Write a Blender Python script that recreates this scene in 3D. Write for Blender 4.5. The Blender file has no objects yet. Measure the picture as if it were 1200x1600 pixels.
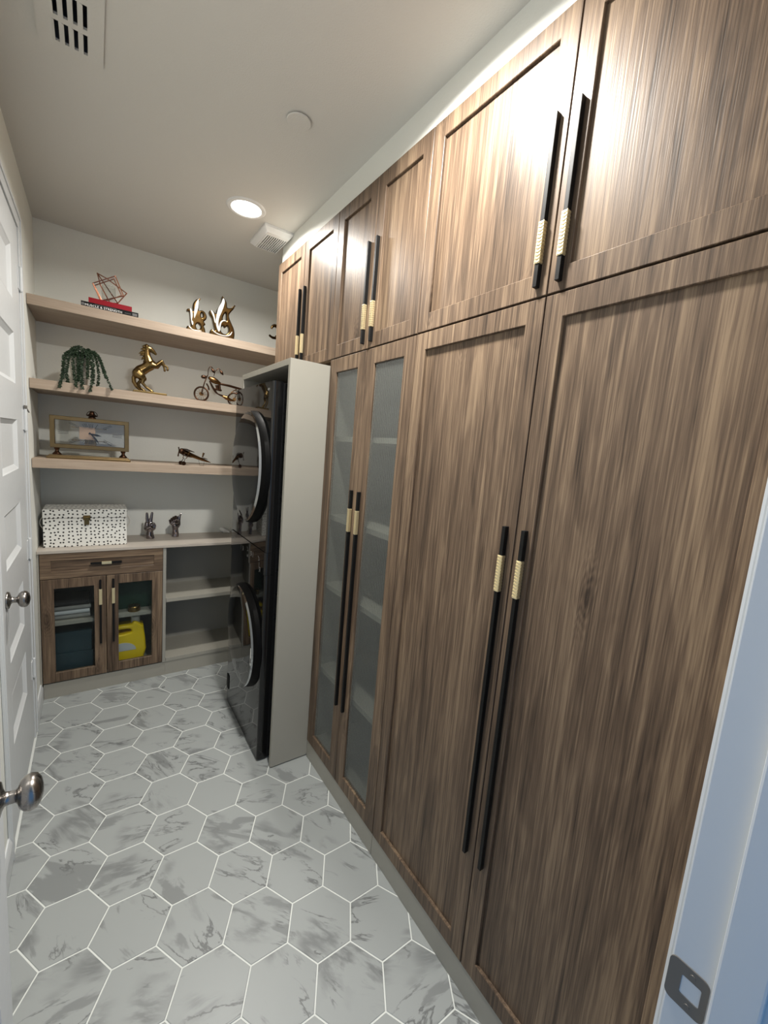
import bpy, bmesh, math, random
from mathutils import Vector, Matrix
random.seed(7)
PI = math.pi
scn = bpy.context.scene
C = scn.collection
# ---------------------------------------------------------------- camera
CAM = Vector((0, 0, 1.59)); FPX = 645.4
YAW, PITCH, ROLL = 0.6166, -0.1373, 0.0839
_f = Vector((math.sin(YAW)*math.cos(PITCH), math.cos(YAW)*math.cos(PITCH), math.sin(PITCH)))
_r0 = Vector((math.cos(YAW), -math.sin(YAW), 0)); _u0 = _r0.cross(_f)
_r = math.cos(ROLL)*_r0 + math.sin(ROLL)*_u0
_u = -math.sin(ROLL)*_r0 + math.cos(ROLL)*_u0
cd = bpy.data.cameras.new('camera'); cam = bpy.data.objects.new('camera', cd); C.objects.link(cam)
cd.sensor_fit = 'VERTICAL'; cd.sensor_height = 24; cd.lens = FPX/1600*24; cd.clip_start = 0.01
cam.matrix_world = Matrix(((_r.x, _u.x, -_f.x, CAM.x), (_r.y, _u.y, -_f.y, CAM.y), (_r.z, _u.z, -_f.z, CAM.z), (0, 0, 0, 1)))
scn.camera = cam
def at(px, py, x=None, y=None, z=None):
    """photo pixel -> point on a plane of the room"""
    d = _r*(px-600) + _u*(800-py) + _f*FPX
    if x is not None: t = (x-CAM.x)/d.x
    elif y is not None: t = (y-CAM.y)/d.y
    else: t = (z-CAM.z)/d.z
    return CAM + d*t
# ---------------------------------------------------------------- world and exposure
w = bpy.data.worlds.new('hall_daylight'); scn.world = w; w.use_nodes = True
w.node_tree.nodes['Background'].inputs[0].default_value = (0.20, 0.50, 1.0, 1)
w.node_tree.nodes['Background'].inputs[1].default_value = 0.56
scn.view_settings.view_transform = 'Standard'; scn.view_settings.look = 'None'
scn.view_settings.gamma = 1; scn.view_settings.use_curve_mapping = False
scn.view_settings.exposure = 0.12
LAMP_W = 30.0
# ---------------------------------------------------------------- room numbers (metres)
XL, XR, YB, YF, ZC = -0.273, 1.49, 3.262, 0.13, 2.745
XC = 0.89                       # cabinet door fronts
YK = 2.912                      # base unit fronts
YSF = 2.850                     # wall shelf fronts
# ---------------------------------------------------------------- materials
MATS = {}
def newmat(n):
    m = bpy.data.materials.new(n); m.use_nodes = True; MATS[n] = m
    nt = m.node_tree; b = nt.nodes['Principled BSDF']
    return m, nt, b
def N(nt, t, **k):
    n = nt.nodes.new(t)
    for a, v in k.items():
        if a in ('inp',):
            for i, x in v.items(): n.inputs[i].default_value = x
        else: setattr(n, a, v)
    return n
def plain(n, col, rough=.5, metal=0, coat=0, spec=None, noise=0, nscale=40):
    m, nt, b = newmat(n)
    b.inputs['Base Color'].default_value = (*col, 1); b.inputs['Roughness'].default_value = rough
    b.inputs['Metallic'].default_value = metal; b.inputs['Coat Weight'].default_value = coat
    if spec is not None: b.inputs['Specular IOR Level'].default_value = spec
    tc = N(nt, 'ShaderNodeTexCoord'); nz = N(nt, 'ShaderNodeTexNoise', inp={'Scale': nscale, 'Detail': 4})
    nt.links.new(tc.outputs['Object'], nz.inputs['Vector'])
    mr = N(nt, 'ShaderNodeMapRange', inp={1: .3, 2: .7, 3: max(0, rough-.04), 4: min(1, rough+.04)})
    nt.links.new(nz.outputs['Fac'], mr.inputs[0]); nt.links.new(mr.outputs[0], b.inputs['Roughness'])
    if noise:
        bp = N(nt, 'ShaderNodeBump', inp={'Strength': noise, 'Distance': .002})
        nt.links.new(nz.outputs['Fac'], bp.inputs['Height']); nt.links.new(bp.outputs[0], b.inputs['Normal'])
    return m
def ramp(nt, stops):
    r = N(nt, 'ShaderNodeValToRGB'); e = r.color_ramp.elements
    while len(e) < len(stops): e.new(.5)
    for i, (p, c) in enumerate(stops): e[i].position = p; e[i].color = (*c, 1)
    return r
def wood(n, dark, mid, light, axis='Z', rough=.36, coat=.0, contrast=1.0):
    m, nt, b = newmat(n); L = nt.links.new
    tc = N(nt, 'ShaderNodeTexCoord'); oi = N(nt, 'ShaderNodeObjectInfo')
    mul = N(nt, 'ShaderNodeVectorMath', operation='SCALE'); cx = N(nt, 'ShaderNodeCombineXYZ')
    for i in range(3): L(oi.outputs['Random'], cx.inputs[i])
    L(cx.outputs[0], mul.inputs[0]); mul.inputs['Scale'].default_value = 37
    add = N(nt, 'ShaderNodeVectorMath', operation='ADD'); L(tc.outputs['Object'], add.inputs[0]); L(mul.outputs[0], add.inputs[1])
    def noise(s_al, s_ac, det, dist, rgh=.55):
        mp = N(nt, 'ShaderNodeMapping'); L(add.outputs[0], mp.inputs[0])
        sc = [s_ac]*3; sc['XYZ'.index(axis)] = s_al; mp.inputs['Scale'].default_value = sc
        nz = N(nt, 'ShaderNodeTexNoise', inp={'Scale': 1, 'Detail': det, 'Distortion': dist, 'Roughness': rgh}); L(mp.outputs[0], nz.inputs['Vector'])
        return nz
    big = noise(.9, 9, 4, .9); mid_n = noise(1.1, 48, 6, .7, .62); fine = noise(6, 300, 3, .15)
    # cathedral figure: bands of a slowly warped field
    wv = N(nt, 'ShaderNodeMath', operation='SINE'); ml = N(nt, 'ShaderNodeMath', operation='MULTIPLY', inp={1: 55}); L(big.outputs['Fac'], ml.inputs[0]); L(ml.outputs[0], wv.inputs[0])
    m1 = N(nt, 'ShaderNodeMath', operation='MULTIPLY', inp={1: .045*contrast}); L(wv.outputs[0], m1.inputs[0])
    m2 = N(nt, 'ShaderNodeMath', operation='MULTIPLY_ADD', inp={1: 1.0*contrast, 2: -.5*contrast}); L(mid_n.outputs['Fac'], m2.inputs[0])
    m3 = N(nt, 'ShaderNodeMath', operation='MULTIPLY_ADD', inp={1: .95*contrast, 2: -.475*contrast}); L(fine.outputs['Fac'], m3.inputs[0])
    m4 = N(nt, 'ShaderNodeMath', operation='MULTIPLY_ADD', inp={1: .9*contrast, 2: .5-.45*contrast}); L(big.outputs['Fac'], m4.inputs[0])
    a1 = N(nt, 'ShaderNodeMath', operation='ADD'); L(m1.outputs[0], a1.inputs[0]); L(m2.outputs[0], a1.inputs[1])
    a2 = N(nt, 'ShaderNodeMath', operation='ADD'); L(a1.outputs[0], a2.inputs[0]); L(m3.outputs[0], a2.inputs[1])
    a3 = N(nt, 'ShaderNodeMath', operation='ADD'); L(a2.outputs[0], a3.inputs[0]); L(m4.outputs[0], a3.inputs[1])
    # knots
    mpk = N(nt, 'ShaderNodeMapping'); L(add.outputs[0], mpk.inputs[0]); sck = [5.0]*3; sck['XYZ'.index(axis)] = 1.5; mpk.inputs['Scale'].default_value = sck
    vo = N(nt, 'ShaderNodeTexVoronoi', inp={'Scale': 1}); L(mpk.outputs[0], vo.inputs['Vector'])
    k0 = N(nt, 'ShaderNodeMapRange', inp={1: .02, 2: .12, 3: -.30, 4: 0}); L(vo.outputs['Distance'], k0.inputs[0])
    kd = N(nt, 'ShaderNodeMath', operation='MULTIPLY_ADD', inp={1: .6}); L(big.outputs['Fac'], kd.inputs[0]); L(vo.outputs['Distance'], kd.inputs[2])
    ks = N(nt, 'ShaderNodeMath', operation='MULTIPLY', inp={1: 190}); L(kd.outputs[0], ks.inputs[0]); kn = N(nt, 'ShaderNodeMath', operation='SINE'); L(ks.outputs[0], kn.inputs[0])
    km = N(nt, 'ShaderNodeMapRange', interpolation_type='SMOOTHSTEP', inp={1: .05, 2: .22, 3: .10*contrast, 4: .0}); L(vo.outputs['Distance'], km.inputs[0])
    kr = N(nt, 'ShaderNodeMath', operation='MULTIPLY_ADD'); L(kn.outputs[0], kr.inputs[0]); L(km.outputs[0], kr.inputs[1]); L(k0.outputs[0], kr.inputs[2])
    a4 = N(nt, 'ShaderNodeMath', operation='ADD'); L(a3.outputs[0], a4.inputs[0]); L(kr.outputs[0], a4.inputs[1])
    rp = ramp(nt, [(.12, dark), (.5, mid), (.88, light)]); L(a4.outputs[0], rp.inputs[0]); L(rp.outputs[0], b.inputs['Base Color'])
    b.inputs['Roughness'].default_value = rough; b.inputs['Specular IOR Level'].default_value = .27
    bp = N(nt, 'ShaderNodeBump', inp={'Strength': .35, 'Distance': .0012}); L(a2.outputs[0], bp.inputs['Height']); L(bp.outputs[0], b.inputs['Normal'])
    return m
def s2l(r, g, b_):
    f = lambda c: ((c/255+.055)/1.055)**2.4 if c > 10 else c/255/12.92
    return (f(r), f(g), f(b_))
WD = (s2l(52, 42, 34), s2l(98, 81, 66), s2l(138, 118, 96))
wood('wood_v', *WD, axis='Z', rough=.42); wood('wood_h', *WD, axis='X', rough=.4); 
wood('shelf_wood', s2l(132, 115, 99), s2l(164, 147, 130), s2l(184, 169, 152), axis='X', rough=.5, contrast=.6)
wood('counter_laminate', s2l(156, 147, 136), s2l(178, 170, 160), s2l(192, 184, 174), axis='X', rough=.45, contrast=.5)
plain('wall_paint', s2l(234, 235, 228), .75, noise=.25, nscale=160)
plain('ceiling_paint', s2l(212, 210, 204), .8, noise=.35, nscale=180)
plain('white_trim', s2l(208, 211, 212), .4)
plain('greige', s2l(154, 151, 141), .42)
plain('greige_inside', s2l(150, 148, 140), .5)
plain('grout', s2l(214, 217, 213), .8, noise=.2, nscale=300)
plain('black_handle', (.004, .004, .004), .5, spec=.25)
plain('gold_grip', s2l(226, 212, 174), .42, .85)
plain('gold', s2l(126, 104, 66), .3, 1)
plain('antique_brass', s2l(128, 108, 76), .36, 1)
plain('dark_bronze', s2l(72, 50, 36), .35, .9)
plain('bronze', s2l(116, 86, 54), .3, 1)
plain('copper_wire', s2l(176, 120, 96), .25, 1)
plain('flame_gold', s2l(94, 72, 42), .22, 1)
plain('flame_white', s2l(236, 234, 228), .25)
plain('chrome_dark', s2l(150, 142, 144), .09, 1)
plain('chrome', s2l(190, 194, 198), .07, 1)
plain('satin_nickel', s2l(150, 146, 142), .27, 1)
plain('tower_black', (.003, .003, .003), .5, spec=.06)
plain('tower_glass', (.005, .0052, .0055), .04, spec=.45)
plain('tower_side', (.012, .0125, .013), .3)
plain('mark_grey', s2l(128, 128, 126), .5)
plain('white_plastic', s2l(232, 232, 230), .4)
plain('dark_slot', (.006, .006, .006), .8)
plain('book_black', (.006, .006, .0065), .5, spec=.15)
plain('book_red', s2l(134, 6, 24), .5, spec=.25)
plain('paper', s2l(226, 220, 208), .8)
plain('print_white', s2l(238, 238, 236), .6)
plain('print_grey', s2l(96, 96, 96), .6)
plain('leaf_green', s2l(24, 44, 22), .6)
plain('stem_green', s2l(52, 74, 48), .6)
plain('pot', s2l(180, 176, 166), .6)
plain('jug_yellow', s2l(236, 204, 4), .35)
plain('teal_box', s2l(22, 52, 62), .5)
plain('green_box', s2l(14, 52, 38), .5)
plain('grey_cloth', s2l(140, 140, 138), .85)
plain('dark_cloth', s2l(30, 30, 32), .85)
plain('label_silver', s2l(196, 200, 204), .4)
plain('clock_plate', s2l(176, 148, 124), .4)
plain('steel_dark', s2l(112, 108, 102), .38, .35)
plain('duct_steel', s2l(120, 122, 124), .5, .6)
plain('rope_white', s2l(214, 210, 200), .7)
def glassy(n, tint, refl_rough=.02, body=(.8, .8, .8), opac=.1, ior=1.45):
    m, nt, b = newmat(n); L = nt.links.new
    out = nt.nodes['Material Output']
    b.inputs['Base Color'].default_value = (*body, 1); b.inputs['Roughness'].default_value = max(refl_rough, .15)
    tr = N(nt, 'ShaderNodeBsdfTransparent')
    gl = N(nt, 'ShaderNodeBsdfGlossy'); gl.inputs['Roughness'].default_value = refl_rough
    lw = N(nt, 'ShaderNodeLayerWeight', inp={'Blend': .5}); pw = N(nt, 'ShaderNodeMath', operation='POWER', inp={1: 4.5}); L(lw.outputs['Facing'], pw.inputs[0])
    fr = N(nt, 'ShaderNodeMath', operation='MULTIPLY_ADD', use_clamp=True, inp={1: .9, 2: (ior-1)**2/(ior+1)**2}); L(pw.outputs[0], fr.inputs[0])
    tc = N(nt, 'ShaderNodeTexCoord'); nz = N(nt, 'ShaderNodeTexNoise', inp={'Scale': 12}); L(tc.outputs['Object'], nz.inputs['Vector'])
    mr = N(nt, 'ShaderNodeMapRange', inp={3: opac*.9, 4: opac*1.1}); L(nz.outputs['Fac'], mr.inputs[0])
    tr.inputs[0].default_value = (*tint, 1)
    x1 = N(nt, 'ShaderNodeMixShader'); L(mr.outputs[0], x1.inputs[0]); L(tr.outputs[0], x1.inputs[1]); L(b.outputs[0], x1.inputs[2])
    x2 = N(nt, 'ShaderNodeMixShader'); L(fr.outputs[0], x2.inputs[0]); L(x1.outputs[0], x2.inputs[1]); L(gl.outputs[0], x2.inputs[2])
    L(x2.outputs[0], out.inputs[0])
    return m
glassy('reeded_glass', (.58, .605, .59), .04, s2l(190, 197, 190), .08, 1.9)
glassy('reeded_glass_small', (.76, .80, .79), .05, s2l(120, 126, 124), .03, 1.4)
glassy('clear_glass', (.95, .955, .95), .02, (.8, .8, .8), .008, 1.38)
def emit(n, col, s):
    m, nt, b = newmat(n)
    b.inputs['Base Color'].default_value = (.8, .8, .8, 1)
    b.inputs['Emission Color'].default_value = (*col, 1); b.inputs['Emission Strength'].default_value = s
emit('lamp_lens', (1, .97, .92), 12)
def marble():
    m, nt, b = newmat('marble_tile'); L = nt.links.new
    tc = N(nt, 'ShaderNodeTexCoord'); oi = N(nt, 'ShaderNodeObjectInfo')
    cx = N(nt, 'ShaderNodeCombineXYZ'); 
    mA = N(nt, 'ShaderNodeMath', operation='MULTIPLY', inp={1: 53.}); L(oi.outputs['Random'], mA.inputs[0])
    mB = N(nt, 'ShaderNodeMath', operation='MULTIPLY', inp={1: 31.}); L(oi.outputs['Random'], mB.inputs[0])
    L(mA.outputs[0], cx.inputs[0]); L(mB.outputs[0], cx.inputs[2])
    rot = N(nt, 'ShaderNodeVectorRotate', rotation_type='Z_AXIS'); L(tc.outputs['Object'], rot.inputs[0])
    ra = N(nt, 'ShaderNodeMapRange', inp={1: 0, 2: 1, 3: .1, 4: 1.25}); fr = N(nt, 'ShaderNodeMath', operation='FRACT')
    mC = N(nt, 'ShaderNodeMath', operation='MULTIPLY', inp={1: 17.3}); L(oi.outputs['Random'], mC.inputs[0]); L(mC.outputs[0], fr.inputs[0]); L(fr.outputs[0], ra.inputs[0])
    L(ra.outputs[0], rot.inputs['Angle'])
    add = N(nt, 'ShaderNodeVectorMath', operation='ADD'); L(rot.outputs[0], add.inputs[0]); L(cx.outputs[0], add.inputs[1])
    mp = N(nt, 'ShaderNodeMapping'); mp.inputs['Scale'].default_value = (1.0, 3.0, 1); L(add.outputs[0], mp.inputs[0])
    def veins(sc, dist, wid, amt, maskscale, lo, hi):
        n1 = N(nt, 'ShaderNodeTexNoise', inp={'Scale': sc, 'Detail': 6, 'Roughness': .58, 'Distortion': dist}); L(mp.outputs[0], n1.inputs['Vector'])
        s = N(nt, 'ShaderNodeMath', operation='SUBTRACT', inp={1: .5}); L(n1.outputs['Fac'], s.inputs[0])
        a = N(nt, 'ShaderNodeMath', operation='ABSOLUTE'); L(s.outputs[0], a.inputs[0])
        r = N(nt, 'ShaderNodeMapRange', interpolation_type='SMOOTHSTEP', inp={1: 0, 2: wid, 3: 1, 4: 0}); L(a.outputs[0], r.inputs[0])
        n2 = N(nt, 'ShaderNodeTexNoise', inp={'Scale': maskscale, 'Detail': 2}); L(add.outputs[0], n2.inputs['Vector'])
        r2 = N(nt, 'ShaderNodeMapRange', interpolation_type='SMOOTHSTEP', inp={1: lo, 2: hi, 3: 0, 4: amt}); L(n2.outputs['Fac'], r2.inputs[0])
        mm = N(nt, 'ShaderNodeMath', operation='MULTIPLY'); L(r.outputs[0], mm.inputs[0]); L(r2.outputs[0], mm.inputs[1]); return mm
    v1 = veins(3.4, .55, .022, .75, 6, .46, .62); v2 = veins(2.2, .4, .07, .5, 5, .50, .66)
    n3 = N(nt, 'ShaderNodeTexNoise', inp={'Scale': 3.6, 'Detail': 5, 'Roughness': .55, 'Distortion': .5}); L(mp.outputs[0], n3.inputs['Vector'])
    r3 = N(nt, 'ShaderNodeMapRange', interpolation_type='SMOOTHSTEP', inp={1: .585, 2: .64, 3: 0, 4: .4}); L(n3.outputs['Fac'], r3.inputs[0])
    mx = N(nt, 'ShaderNodeMath', operation='MAXIMUM'); L(v1.outputs[0], mx.inputs[0]); L(v2.outputs[0], mx.inputs[1])
    mx2 = N(nt, 'ShaderNodeMath', operation='MAXIMUM'); L(mx.outputs[0], mx2.inputs[0]); L(r3.outputs[0], mx2.inputs[1])
    rp = ramp(nt, [(0, s2l(152, 156, 155)), (.5, s2l(120, 123, 123)), (1, s2l(86, 88, 88))]); L(mx2.outputs[0], rp.inputs[0])
    L(rp.outputs[0], b.inputs['Base Color']); b.inputs['Roughness'].default_value = .38
marble()
def dotted():
    m, nt, b = newmat('dotted_card'); L = nt.links.new
    tc = N(nt, 'ShaderNodeTexCoord'); sp = N(nt, 'ShaderNodeSeparateXYZ'); L(tc.outputs['Object'], sp.inputs[0])
    a = N(nt, 'ShaderNodeMath', operation='MULTIPLY_ADD', inp={1: .93}); L(sp.outputs[1], a.inputs[0]); L(sp.outputs[0], a.inputs[2])
    c = N(nt, 'ShaderNodeMath', operation='ADD'); L(sp.outputs[2], c.inputs[0]); L(sp.outputs[1], c.inputs[1])
    cx = N(nt, 'ShaderNodeCombineXYZ'); L(a.outputs[0], cx.inputs[0]); L(c.outputs[0], cx.inputs[1])
    vo = N(nt, 'ShaderNodeTexVoronoi', voronoi_dimensions='2D', inp={'Scale': 47, 'Randomness': .5}); L(cx.outputs[0], vo.inputs['Vector'])
    lt = N(nt, 'ShaderNodeMapRange', inp={1: .19, 2: .25, 3: 1, 4: 0}); L(vo.outputs['Distance'], lt.inputs[0])
    rp = ramp(nt, [(0, s2l(226, 226, 220)), (1, s2l(28, 27, 26))]); L(lt.outputs[0], rp.inputs[0]); L(rp.outputs[0], b.inputs['Base Color'])
    b.inputs['Roughness'].default_value = .5
dotted()
# ---------------------------------------------------------------- mesh helpers
def BM(): return bmesh.new()
def box(bm, x0, x1, y0, y1, z0, z1, bev=0):
    r = bmesh.ops.create_cube(bm, size=1)
    vs = r['verts']
    for v in vs: v.co = Vector(((x0+x1)/2+v.co.x*(x1-x0), (y0+y1)/2+v.co.y*(y1-y0), (z0+z1)/2+v.co.z*(z1-z0)))
    if bev:
        es = list({e for v in vs for e in v.link_edges})
        bmesh.ops.bevel(bm, geom=es, offset=bev, segments=2, affect='EDGES', profile=.6)
    return bm
def ring_pts(c, n, r, seg, ref=None):
    n = n.normalized(); ref = ref or (Vector((0, 0, 1)) if abs(n.z) < .9 else Vector((1, 0, 0)))
    a = n.cross(ref).normalized(); b_ = n.cross(a)
    rx, ry = r if isinstance(r, tuple) else (r, r)
    return [c + a*rx*math.cos(2*PI*i/seg) + b_*ry*math.sin(2*PI*i/seg) for i in range(seg)]
def sweep(bm, pts, radii, seg=10, caps=True, ref=None, round_ends=False):
    pts = [Vector(p) for p in pts]
    if not isinstance(radii, (list, tuple)): radii = [radii]*len(pts)
    radii = list(radii)
    if round_ends:
        def ext(p, q, r):
            d = (p-q).normalized(); rr = r if not isinstance(r, tuple) else min(r)
            return [(p+d*rr*s_, (tuple(k*c_ for k in r) if isinstance(r, tuple) else r*c_)) for s_, c_ in ((.5, .86), (.86, .5), (.98, .17))]
        e0 = ext(pts[0], pts[1], radii[0]); e1 = ext(pts[-1], pts[-2], radii[-1])
        pts = [p for p, _ in reversed(e0)] + pts + [p for p, _ in e1]
        radii = [r for _, r in reversed(e0)] + radii + [r for _, r in e1]
    rings = []; 
    n0 = (pts[1]-pts[0]).normalized(); ref = ref or (Vector((0, 0, 1)) if abs(n0.z) < .9 else Vector((1, 0, 0)))
    a = n0.cross(ref).normalized()
    for i, p in enumerate(pts):
        t = (pts[min(i+1, len(pts)-1)]-pts[max(i-1, 0)])
        t = t.normalized() if t.length > 1e-9 else n0
        a = (a - t*a.dot(t)).normalized(); b_ = t.cross(a)
        rx, ry = radii[i] if isinstance(radii[i], tuple) else (radii[i], radii[i])
        rings.append([bm.verts.new(p + a*rx*math.cos(2*PI*k/seg) + b_*ry*math.sin(2*PI*k/seg)) for k in range(seg)])
    for A, B in zip(rings, rings[1:]):
        for k in range(seg): bm.faces.new((A[k], A[(k+1) % seg], B[(k+1) % seg], B[k]))
    if caps: bm.faces.new(list(reversed(rings[0]))); bm.faces.new(rings[-1])
    return bm
def cyl(bm, p0, p1, r0, r1=None, seg=20): return sweep(bm, [p0, p1], [r0, r0 if r1 is None else r1], seg)
def lathe(bm, prof, o, ax=(0, 0, 1), seg=32):
    """prof: list of (radius, height along axis)"""
    ax = Vector(ax).normalized(); o = Vector(o)
    rings = [[bm.verts.new(v) for v in ring_pts(o+ax*h, ax, max(r, 1e-5), seg)] for r, h in prof]
    for A, B in zip(rings, rings[1:]):
        for k in range(seg): bm.faces.new((A[k], B[k], B[(k+1) % seg], A[(k+1) % seg]))
    bm.faces.new(rings[0]); bm.faces.new(list(reversed(rings[-1])))
    return bm
def ell(bm, c, r, rot=None, u=16, v=10):
    M = Matrix.Translation(Vector(c)) @ (rot.to_4x4() if rot else Matrix()) @ Matrix.Diagonal((*r, 1))
    bmesh.ops.create_uvsphere(bm, u_segments=u, v_segments=v, radius=1, matrix=M); return bm
def prism(bm, poly, d, o=(0, 0, 0)):
    """poly: list of 3D points; extruded by vector d"""
    A = [bm.verts.new(Vector(p)) for p in poly]; B = [bm.verts.new(Vector(p)+Vector(d)) for p in poly]
    bm.faces.new(A); bm.faces.new(list(reversed(B)))
    for i in range(len(A)): bm.faces.new((A[i], B[i], B[(i+1) % len(A)], A[(i+1) % len(A)]))
    return bm
def wloc(o):
    v = Vector((0, 0, 0))
    while o is not None: v = v + o.location; o = o.parent
    return v
def tag(o, label=None, cat=None, group=None, kind=None):
    if label: o['label'] = label
    if cat: o['category'] = cat
    if group: o['group'] = group
    if kind: o['kind'] = kind
    return o
def obj(name, bm, mat, parent=None, smooth=False, origin=None):
    """bm holds room coordinates; the object is linked as ONE mesh"""
    if isinstance(bm, bpy.types.Mesh): me = bm; me.name = name
    else:
        bmesh.ops.recalc_face_normals(bm, faces=bm.faces[:])
        me = bpy.data.meshes.new(name); bm.to_mesh(me); bm.free()
    o = bpy.data.objects.new(name, me); C.objects.link(o)
    if parent is not None: off = wloc(parent); o.parent = parent
    else:
        if origin is None:
            xs = [v.co for v in me.vertices]
            origin = Vector((sum(v.x for v in xs)/len(xs), sum(v.y for v in xs)/len(xs), min(v.z for v in xs)))
        off = Vector(origin); o.location = off
    me.transform(Matrix.Translation(-off))
    me.materials.clear(); me.materials.append(MATS[mat])
    if smooth:
        for p in me.polygons: p.use_smooth = True
        if smooth != 'all':
            try: me.set_sharp_from_angle(angle=math.radians(35))
            except Exception: pass
    return o
def thing(name, loc, label, cat, group=None):
    o = bpy.data.objects.new(name, None); C.objects.link(o); o.location = loc; o.empty_display_size = .05
    return tag(o, label, cat, group)
def remeshed(bm, vox, smooth_it=6):
    me = bpy.data.meshes.new('t'); bmesh.ops.recalc_face_normals(bm, faces=bm.faces[:]); bm.to_mesh(me); bm.free()
    o = bpy.data.objects.new('t', me); C.objects.link(o)
    m = o.modifiers.new('r', 'REMESH'); m.mode = 'VOXEL'; m.voxel_size = vox
    s = o.modifiers.new('s', 'SMOOTH'); s.iterations = smooth_it; s.factor = .5
    dg = bpy.context.evaluated_depsgraph_get(); ev = o.evaluated_get(dg)
    out = bpy.data.meshes.new_from_object(ev); bpy.data.objects.remove(o); bpy.data.meshes.remove(me)
    return out
def curve_fill(loops, extrude, bevel=0, res=2):
    """2D filled outline(s) (u, v) -> mesh in the u, v plane"""
    cu = bpy.data.curves.new('t', 'CURVE'); cu.dimensions = '2D'; cu.fill_mode = 'BOTH'; cu.extrude = extrude; cu.bevel_depth = bevel; cu.bevel_resolution = res; cu.offset = -bevel
    for lp in loops:
        sp = cu.splines.new('POLY'); sp.points.add(len(lp)-1); sp.use_cyclic_u = True
        for p, q in zip(sp.points, lp): p.co = (q[0], q[1], 0, 1)
    o = bpy.data.objects.new('t', cu); C.objects.link(o)
    dg = bpy.context.evaluated_depsgraph_get(); out = bpy.data.meshes.new_from_object(o.evaluated_get(dg))
    bpy.data.objects.remove(o); bpy.data.curves.remove(cu); return out
def text_mesh(body, size, extrude=.0003):
    cu = bpy.data.curves.new('t', 'FONT'); cu.body = body; cu.size = size; cu.extrude = extrude; cu.resolution_u = 3
    o = bpy.data.objects.new('t', cu); C.objects.link(o)
    dg = bpy.context.evaluated_depsgraph_get(); out = bpy.data.meshes.new_from_object(o.evaluated_get(dg))
    bpy.data.objects.remove(o); bpy.data.curves.remove(cu); return out
def catmull(pts, n=5, closed=True):
    out = []; L = len(pts)
    for i in range(L if closed else L-1):
        p0, p1, p2, p3 = [pts[(i+k) % L] if closed else pts[min(max(i+k, 0), L-1)] for k in (-1, 0, 1, 2)]
        for j in range(n):
            t = j/n
            out.append(tuple(.5*((2*b)+(-a+c)*t+(2*a-5*b+4*c-d)*t*t+(-a+3*b-3*c+d)*t**3) for a, b, c, d in zip(p0, p1, p2, p3)))
    if not closed: out.append(tuple(pts[-1]))
    return out
# ---------------------------------------------------------------- the room shell
XK = XC + .002
HEXS = .118; HEXW = HEXS*3**.5; HX, HY = .733, 1.039
T = .12
def struct(name, bm, mat, label, cat, **k): return tag(obj(name, bm, mat, **k), label, cat, kind='structure')
fl = struct('floor', box(BM(), XL-T, XR+T, -2.2, YB+T, -.08, -.0016), 'grout', 'floor of grey marble hexagon tiles with white grout', 'floor', origin=(0, 0, 0))
def clip(poly, xmin, xmax, ymin, ymax):
    for ax, lim, sg in ((0, xmin, 1), (0, xmax, -1), (1, ymin, 1), (1, ymax, -1)):
        out = []
        for i in range(len(poly)):
            a, b_ = poly[i-1], poly[i]; da, db = (a[ax]-lim)*sg, (b_[ax]-lim)*sg
            if (da >= 0) != (db >= 0):
                t = da/(da-db); out.append((a[0]+(b_[0]-a[0])*t, a[1]+(b_[1]-a[1])*t))
            if db >= 0: out.append(b_)
        poly = out
        if len(poly) < 3: return []
    return poly
def tile(cx_, cy_):
    s = HEXS-.0025; ymax = YK+.012
    poly = [(cx_+s*math.cos(PI/3*k), cy_+s*math.sin(PI/3*k)) for k in range(6)]
    xm = XR if cy_ > 2.55 else XK
    poly = clip(poly, XL+.013, xm, -.5, ymax)
    if len(poly) < 3: return
    A = sum(poly[i-1][0]*poly[i][1]-poly[i][0]*poly[i-1][1] for i in range(len(poly)))/2
    if abs(A) < .0004: return
    bm = BM(); gx = sum(p[0] for p in poly)/len(poly); gy = sum(p[1] for p in poly)/len(poly)
    tp = [bm.verts.new((gx+(x-gx)*.988, gy+(y-gy)*.988, 0)) for x, y in poly]
    md = [bm.verts.new((x, y, -.001)) for x, y in poly]; bt = [bm.verts.new((x, y, -.008)) for x, y in poly]
    n = len(poly); bm.faces.new(tp)
    for P, Q in ((tp, md), (md, bt)):
        for i in range(n): bm.faces.new((P[i], P[(i+1) % n], Q[(i+1) % n], Q[i]))
    bmesh.ops.recalc_face_normals(bm, faces=bm.faces[:])
    me = bpy.data.meshes.new('tile'); bm.to_mesh(me); bm.free()
    if me.polygons[0].normal.z < 0: me.flip_normals()
    me.transform(Matrix.Translation((-gx, -gy, 0)))
    me.materials.append(MATS['marble_tile']); o = bpy.data.objects.new('tile', me); C.objects.link(o); o.location = (gx, gy, 0); o.parent = fl
for i in range(-8, 7):
    for j in range(-9, 12):
        # the first lattice vertex sits half a side left of a tile's flat edge
        tile(HX + HEXS*.5 + 1.5*HEXS*i, HY + HEXW*(j + .5) + HEXW*.5*(i % 2))
REG = (-.088, .000, 1.490, 1.793); EXH = (.786, .880, 2.412, 2.582)      # duct openings
bm = BM(); box(bm, XL-T, XR+T, -2.2, REG[2], ZC, ZC+T); box(bm, XL-T, XR+T, REG[3], EXH[2], ZC, ZC+T); box(bm, XL-T, XR+T, EXH[3], YB+T, ZC, ZC+T)
for q in (REG, EXH): box(bm, XL-T, q[0], q[2], q[3], ZC, ZC+T); box(bm, q[1], XR+T, q[2], q[3], ZC, ZC+T)
struct('ceiling', bm, 'ceiling_paint', 'pale painted ceiling with recessed lights', 'ceiling')
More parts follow.
